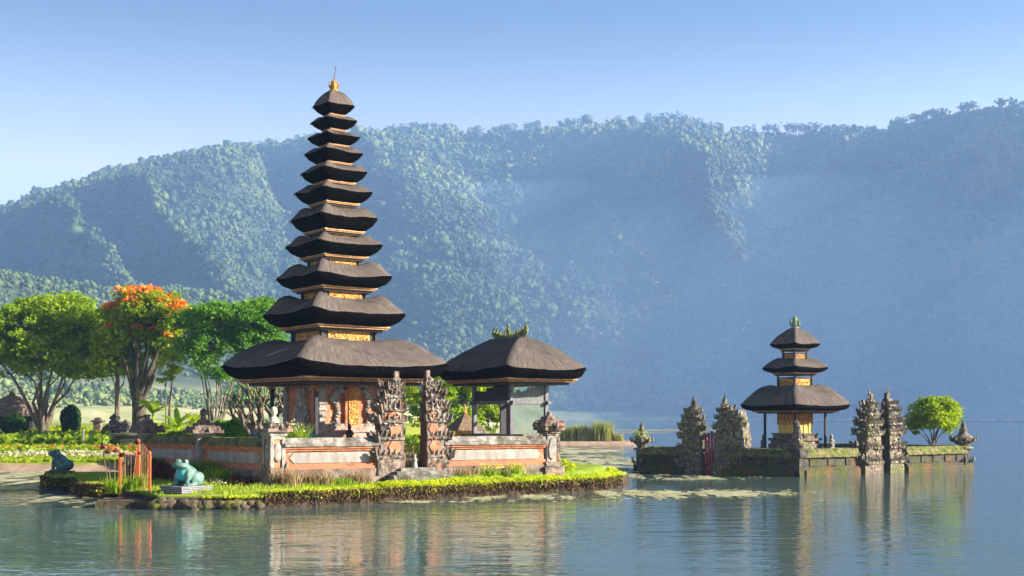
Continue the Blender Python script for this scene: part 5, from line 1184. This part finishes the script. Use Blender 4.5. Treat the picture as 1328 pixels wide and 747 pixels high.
# ------------------------------------------------------------------ the garden on the left shore
def gz(x, y): return float(garden_z(np.array([float(x)]), np.array([float(y)]))[0])
def at(u, d): x = (u-CU)/F*d; return Vector((x, d, gz(x, d)))
def bed(label, y0, y1, n, size, m, seed, x0=-60, x1=-13.5, h=.25, thr=.4):
    g = np.random.default_rng(seed); x = g.uniform(x0, x1, n); y = g.uniform(y0, y1, n); k = fbm(x*.9, y*.9, 3, seed) > thr; x, y = x[k], y[k]; z = garden_z(x, y)+g.uniform(0, h, len(x))
    v, f = leaves(np.stack([x, y, z], 1), size, .7, .7, seed); tag(nmesh('flower_bed', v, f, m), label, 'flower bed', kind='stuff')
bed('yellow green grass strip along the top of the earth bank', 69.8, 74.5, 11000, .28, LEAF_C, 91, h=.10, thr=.40)
bed('pale flower bed above the grass strip', 76.5, 80.5, 5000, .28, FL_WHITE, 92, h=.25, thr=.47)
bed('green leafy rows between the pale and the red flower beds', 81.5, 85.5, 6000, .36, LEAF_A, 93, h=.34, thr=.46)
bed('red orange flower bed in the garden rows', 86.5, 89.5, 4200, .28, FL_RED, 94, h=.25, thr=.45)
bed('lime edging above the red flower bed', 90, 92, 3600, .30, LEAF_C, 95, h=.25, thr=.4)
bed('broad leaved green plants below the terrace wall', 92.5, 95.5, 3600, .6, LEAF_A, 96, -62, -31, .8, .40)
bed('rough grass on the ground behind the temple', 62, 110, 3600, .4, LEAF_C, 97, -9, 0, .3, .45)
bed('grass on the upper terrace', 98.5, 125, 9000, .5, LEAF_C, 98, -62, -14, .3, .45)
tw = thing('terrace_wall', 'low grey stone terrace wall below the trees on the left shore', 'wall', (-60, 97, 0), 0)
b = MB(); b.rbox(0, 24.2, -.3, .5, .4, 1.62, .5, .04, 3); b.rbox(28.4, 46.5, -.3, .5, .4, 1.62, .5, .04, 4); b.build('stonework', STONE_DARK, tw)
b = MB(); b.rbox(-.1, 24.3, -.4, .6, 1.62, 1.78, .5, .03, 5); b.rbox(28.3, 46.6, -.4, .6, 1.62, 1.78, .5, .03, 6); b.build('coping', CAPST, tw)
ts = thing('terrace_steps', 'broad grey steps leading up the terrace between the trees', 'steps', (-33.8, 96.9, 0), 0)
for i in range(5): b = MB(); b.rbox(-2.1, 2.1, -1.3+.36*i, .6, .75+.19*i, .94+.19*i, .4, .015, i); b.build('tread', CAPST, ts)
mk = thing('marker_post', 'thin white marker post in the garden rows', 'post', at(108, 92.5), 0, 'white marker posts in the garden'); b = MB(); b.box(-.05, .05, -.05, .05, -.1, 1.35); b.build('shaft', WHITE, mk)
b = MB(); b.box(-.065, .065, -.065, .065, 1.35, 1.42); b.build('cap', STONE, mk)
ln = thing('garden_pillar', 'short brown stone garden pillar between the steps and the clipped bush', 'pillar', at(127, 103), 0)
b = MB(); b.rbox(-.42, .42, -.42, .42, -.2, .3, .2, .02, 1); b.rbox(-.3, .3, -.3, .3, .3, 1.0, .2, .02, 2); b.build('shaft', STONE_BASE, ln); b = MB(); b.rbox(-.46, .46, -.46, .46, 1.0, 1.15, .2, .02, 3); b.rbox(-.3, .3, -.3, .3, 1.15, 1.4, .2, .03, 4, .5); b.build('cap', STONE_DARK, ln)
hu = thing('tiled_hut', 'small hut with a brown tiled pyramid roof at the left edge under the trees', 'hut', at(16, 108), R(14))
b = MB(); b.box(-1.9, 1.9, -1.9, 1.9, -.2, 1.6); b.build('wall', WOOD, hu)
b = MB(); b.box(-2.1, 2.1, -2.1, 2.1, -.3, .35); b.build('base', STONE, hu)
for sx in (-1, 1):
    for sy in (-1, 1): b = MB(); b.box(sx*2.3-.09, sx*2.3+.09, sy*2.3-.09, sy*2.3+.09, 0, 1.65); b.build('post', WOOD, hu)
b = MB(); b.lathe([(2.75, 1.45), (2.8, 1.6), (2.1, 2.15), (1.3, 2.72), (.5, 3.2), (.12, 3.36)], 4, (0, 0, 0), 0, True)
for k in range(4):
    rot = Matrix.Rotation(k*math.pi/2, 3, 'Z')
    for i in range(15):
        x = -2.7+5.4*i/14; t0 = max(0, 1-abs(x)/2.78); p0 = rot @ Vector((x, -2.83, 1.62)); p1 = rot @ Vector((x, -2.83+2.7*t0, 1.62+1.72*t0*(.98))); pm = p0.lerp(p1, .5)+Vector((0, 0, .045))
        b.tube([p0, pm, p1], .07, 5, True)
b.build('roof', TILE, hu); b = MB(); b.lathe([(.22, 3.3), (.26, 3.45), (.12, 3.6), (.03, 3.9)], 8); b.build('finial', STONE_DARK, hu)
bush('clipped_column_bush', 'tall dark green clipped bush right of the pale multi stemmed trunk', at(92, 102), (.80, .8, 1.2), LEAF_D, 5200, .22, None, 'bush', 101, False, None, .82)
bush('round_bush', 'rounded dark green bush in front of the tiled hut', at(19, 101), (1.0, .9, .82), LEAF_D, 4200, .22, None, 'bush', 102, False, None, .8)
gs = thing('planted_rockery', 'dark guardian statue mound with purple flowers at the foot of the thin trunk', 'rockery', at(150, 101), 0)
b = MB(); r_ = random.Random(4)
for i in range(12): b.blob((r_.uniform(-.9, .9), r_.uniform(-.4, .4), r_.uniform(0, 1.0)), (.5, .4, .4), 1, .5, i)
b.blob((0, 0, 1.35), (.4, .35, .4), 2, .4, 2); b.build('rocks', STONE_DARK, gs)
g = np.random.default_rng(5); v, f = leaves(in_ball(260, g)*np.array([1.1, .7, .5])+np.array([.3, -.3, .6]), .18, .4, .8, 5); nmesh('blossom', v, f, leafmat('mauve_bloom', (.2, .1, .3), (.4, .3, .5), (.6, .55, .6), .2, 2.), gs)
def broadleaf(label, pos, h, n, seed, m=LEAF_C, name='banana_plant', wl=.22):
    """plant of long arching blades, each folded from several faces"""
    root = thing(name, label, 'plant', pos, 0, None); r_ = random.Random(seed); b = MB(); st = MB()
    st.tube([(0, 0, -.2), (.03, 0, h*.3), (0, .02, h*.55)], [h*.05, h*.04, h*.02], 7); st.build('stem', LEAF_C, root, True)
    for k in range(n):
        a = 2*math.pi*k/n+r_.uniform(-.3, .3); L_ = h*r_.uniform(.55, .8); el = r_.uniform(.5, 1.25); m_ = 7; pl = []
        for i in range(m_):
            t_ = i/(m_-1); out = L_*t_*math.cos(el)*(1+.25*t_); up = h*.5+L_*(math.sin(el)*t_-.55*t_*t_*(1.3-el*.5)); w_ = h*wl*math.sin(min(1, t_*1.05+.08)*math.pi)**.7+.005
            pl.append((out, up, w_*.5))
        vs = []
        for o_, u_, w_ in pl:
            for sg in (-1, 0, 1): vs.append((o_*math.cos(a)-sg*w_*math.sin(a), o_*math.sin(a)+sg*w_*math.cos(a), u_+(0 if sg == 0 else -.25*w_)+.03))
        fs = []
        for i in range(m_-1):
            for j in (0, 1): fs.append((i*3+j, i*3+j+1, (i+1)*3+j+1, (i+1)*3+j))
        lf = MB(); lf.add(vs, fs); lf.build('leaf', m, root, True)
    return root
broadleaf('lime green banana plant between the dark trunk and the wall pillar', at(198, 98), 3.6, 9, 3)
broadleaf('yellow green banana plant behind the shaded wall, near the middle pillar', at(254, 92), 3.0, 8, 4)
broadleaf('banana plant with upright leaves beside the mossy wall pillar', at(213, 90), 2.4, 8, 6)

# ------------------------------------------------------------------ trees
d = 104
tree('spreading_tree', 'broad spreading tree with a rounded green crown and pale forked trunks by the hut', at(55, d), [lob(32, 430, 46, 30, d, -1), lob(80, 412, 50, 28, d, 0), lob(122, 436, 36, 30, d, .5), lob(70, 462, 52, 24, d, -1.5), lob(8, 462, 36, 28, d, 0), lob(112, 472, 40, 18, d, -1), lob(48, 400, 30, 16, d, 1), lob(-30, 440, 40, 36, d, 0), lob(100, 445, 40, 30, d, 2.)],
     LEAF_A, BARK_PALE, 36000, .36, 1.0, .30, .16, 4, None, 'tree', None, 2, .45)
tree('slender_tree', 'small yellow green tree between the spreading tree and the flowering tree', at(152, 101), [lob(150, 447, 24, 20, 101), lob(160, 470, 20, 18, 101, .5), lob(138, 470, 18, 16, 101), lob(163, 428, 14, 14, 101)], LEAF_C, BARK_PALE, 8000, .32, .7, .15, .6, 1, None, 'tree', None, 3)
d = 100
tree('flame_tree', 'tall dark trunked tree topped with orange red blossom', at(179, d), [lob(195, 398, 36, 16, d, 0), lob(160, 410, 30, 14, d, .5), lob(222, 412, 26, 18, d, -.5), lob(190, 432, 24, 14, d, 1), lob(226, 440, 18, 14, d, 0), lob(150, 432, 14, 12, d), lob(212, 386, 20, 9, d), lob(200, 455, 16, 12, d, 1), lob(180, 385, 22, 9, d)],
     LEAF_A, BARK_DARK, 15000, .34, .85, .42, .36, 1, None, 'tree', (FL_ORANGE, .62, 32, 4.6), 5, .2)
tree('leafy_sapling', 'thin pale double trunked tree with yellow green leaves behind the wall', at(217, 96), [lob(222, 470, 14, 14, 96), lob(214, 490, 9, 8, 96), lob(226, 452, 12, 10, 96)], LEAF_C, BARK_PALE, 1500, .3, .5, .16, .75, 2, None, 'tree', None, 6, .1)
d = 94
tree('umbrella_tree', 'dark green feathery tree with thin trunks left of the tallest pagoda', at(277, d), [lob(290, 412, 40, 18, d), lob(258, 420, 26, 20, d, -.5), lob(325, 410, 34, 20, d, .5), lob(345, 398, 20, 12, d, .5), lob(275, 445, 28, 16, d), lob(318, 440, 30, 16, d, 1), lob(262, 470, 16, 9, d), lob(286, 488, 16, 7, d, -.5), lob(345, 430, 20, 18, d, 1), lob(245, 448, 16, 10, d), lob(305, 430, 40, 22, d, 2.)],
     LEAF_B, BARK_PALE, 22000, .30, .8, .16, .45, 3, None, 'tree', None, 7, .25)
broadleaf('small papaya like tree with a tuft of drooping leaves above the wall', at(230, 84), 3.3, 11, 12, LEAF_A, 'papaya_tree', .12)
# frangipani with bare forked limbs behind the corner pillar
fr = at(350, 60); fr.z = .8; root = thing('frangipani_tree', 'bare limbed pale frangipani forking behind the corner pillar', 'tree', fr, 0); r_ = random.Random(14); b = MB(); tips = []
def fork(p, dr, L_, r, k):
    e = p+dr*L_; m = p.lerp(e, .5)+Vector((r_.uniform(-.08, .08), r_.uniform(-.08, .08), .03)); b.tube([p, m, e], [r, r*.86, r*.74], 7)
    if k == 0: tips.append(e); return
    for j in range(r_.choice((2, 2, 3))):
        nd = (dr+Vector((r_.uniform(-.75, .75), r_.uniform(-.6, .6), r_.uniform(.0, .5)))).normalized(); fork(e, nd, L_*r_.uniform(.66, .9), r*.7, k-1)
for k in range(7):
    a = k*.9; fork(Vector((.14*math.cos(a), .14*math.sin(a), -.2)), Vector((.55*math.cos(a), .4*math.sin(a), 1)).normalized(), 1.4, .15, 3)
b.build('trunk', BARK_PALE, root, True); g = np.random.default_rng(3); c = np.concatenate([np.array(e)+in_ball(3, g)*.35 for e in tips]); v, f = leaves(c, .3, .3, .35, 3); nmesh('crown', v, f, LEAF_B, root)
# hedge and shrubs behind the shaded wall
def hedge(label, p, q, w, h, z, m, seed, n):
    root = thing('garden_hedge', label, 'hedge', (p[0], p[1], z), math.atan2(q[1]-p[1], q[0]-p[0]), 'hedges behind the shaded wall'); L_ = math.hypot(q[0]-p[0], q[1]-p[1]); g = np.random.default_rng(seed)
    c = g.uniform(0, 1, (n, 3)); k = g.integers(0, 3, n); c[k == 0, 2] = 1-.1*c[k == 0, 2]; c[k == 1, 1] *= .15
    c = c*np.array([L_, w, h]); c[:, 2] *= (.82+.36*fbm(c[:, 0]*.9+seed, c[:, 1]*.9, 3, seed)); v, f = leaves(c, .2, .5, .7, seed); nmesh('foliage', v, f, m, root)
    b = MB()
    for i in range(int(L_/.8)+1): b.tube([(i*.8, w*.5, -.2), (i*.8+.1, w*.5, h*.7)], [.05, .02], 5, False)
    b.build('stem', BARK_DARK, root)
a_, c_ = at(266, 66), at(332, 62); hedge('dark trimmed hedge between the middle pillar and the bare limbed tree', (a_.x, 66), (c_.x, 62), 1.2, 2.0, .75, LEAF_B, 111, 8000)
a_, c_ = at(196, 70), at(250, 68); hedge('loose leafy hedge behind the far left wall', (a_.x, 70), (c_.x, 68), 1.2, 1.5, .7, LEAF_A, 112, 5200)
# greenery behind the gate and the pavilion
d = 84
tree('willowy_tree', 'bright green bushy tree filling the view between the gate and the pavilion', at(585, d), [lob(575, 505, 22, 24, d), lob(600, 520, 24, 30, d, .5), lob(560, 530, 22, 26, d), lob(590, 550, 30, 20, d, -.5), lob(615, 505, 18, 22, d, 1), lob(570, 480, 16, 14, d, 1)], LEAF_A, BARK_DARK, 9000, .28, .6, .2, .3, 3, None, 'tree', None, 21)
d = 88
tree('lime_tree', 'sunlit lime yellow tree seen through the open pavilion', at(638, d), [lob(632, 510, 20, 24, d), lob(646, 535, 18, 20, d, .5), lob(626, 540, 18, 20, d), lob(650, 505, 14, 18, d, 1), lob(545, 500, 26, 22, d), lob(530, 530, 26, 20, d)], LEAF_C, BARK_PALE, 7000, .28, .55, .15, .3, 3, None, 'tree', None, 22)
bush('dark_shrub', 'dark green shrub below the lime tree behind the pavilion', at(655, 80), (1.1, .9, 1.0), LEAF_B, 2600, .24, None, 'bush', 113); bush('leafy_shrub', 'green shrub behind the gap of the split gate', at(528, 76), (1.6, 1.0, 1.3), LEAF_A, 3000, .24, None, 'bush', 114)
sh = thing('thatched_shrine', 'tiny brown thatched spirit shrine behind the wall left of the pavilion', 'shrine', P(603, 0, 62)*1.0, R(30)); sh.location.z = 1.0
b = MB(); b.box(-.32, .32, -.32, .32, 0, .9); b.build('base', STONE_BASE, sh); b = MB(); b.box(-.36, .36, -.36, .36, .9, 1.35); b.build('box', GOLDBRICK, sh)
b = MB(); b.lathe([(.78, 1.35), (.8, 1.42), (.55, 1.68), (.3, 1.95), (.12, 2.12), (.1, 2.2)], 4, (0, 0, 0), 0, True); b.build('roof', mat('brown_thatch', [(.09, .06, .04), (.2, .14, .09)], 6, .95, (20, .8, .04)), sh); b = MB(); b.lathe([(.1, 2.15), (.14, 2.25), (.07, 2.35), (.02, 2.7)], 8); b.build('finial', GOLD, sh)
# reeds on the spit
for k, (u, n, r, h, dd) in enumerate(((740, 420, 1.1, 1.5, 144), (755, 420, 1.2, 1.75, 144), (781, 520, 1.35, 2.1, 143.5), (722, 300, 1.2, 1.3, 145), (801, 160, .7, .8, 143.5), (690, 300, 1.6, 1.1, 146), (668, 300, 1.6, 1.4, 146))):
    lab = ('pale reed clump on the spit, second from its tip', 'tawny topped reed clump in the middle of the spit', 'tallest green reed clump on the spit', 'short reeds just right of the pavilion on the spit', 'small tuft at the outer end of the reeds', 'low reeds behind the end pillar', 'reeds on the spit hidden partly by the pavilion')[k]
    root = thing('reed_clump', lab, 'reeds', at(u, dd), 0, 'reed clumps on the low spit'); g = np.random.default_rng(120+k); v, f = blades(in_ball(n, g)*np.array([r, r*.5, 0]), h, .10, k, .25); nmesh('blades', v, f, REED, root)
# lime bush of the lake shrine
d = 73.5; bp = P(1210, 0, d); bp.z = 1.2
tree('multi_stemmed_bush', 'lime green multi stemmed bush growing on the right of the lake shrine', bp, [lob(1202, 535, 18, 14, d), lob(1224, 531, 20, 14, d, .3), lob(1191, 545, 13, 14, d), lob(1231, 534, 11, 13, d, .3), lob(1212, 546, 24, 12, d, -.4), lob(1215, 527, 24, 10, d, .2), lob(1187, 556, 8, 10, d), lob(1228, 550, 14, 10, d)], LEAF_C, BARK_PALE, 13000, .17, .42, .09, .12, 8, None, 'bush', None, 31, .12)
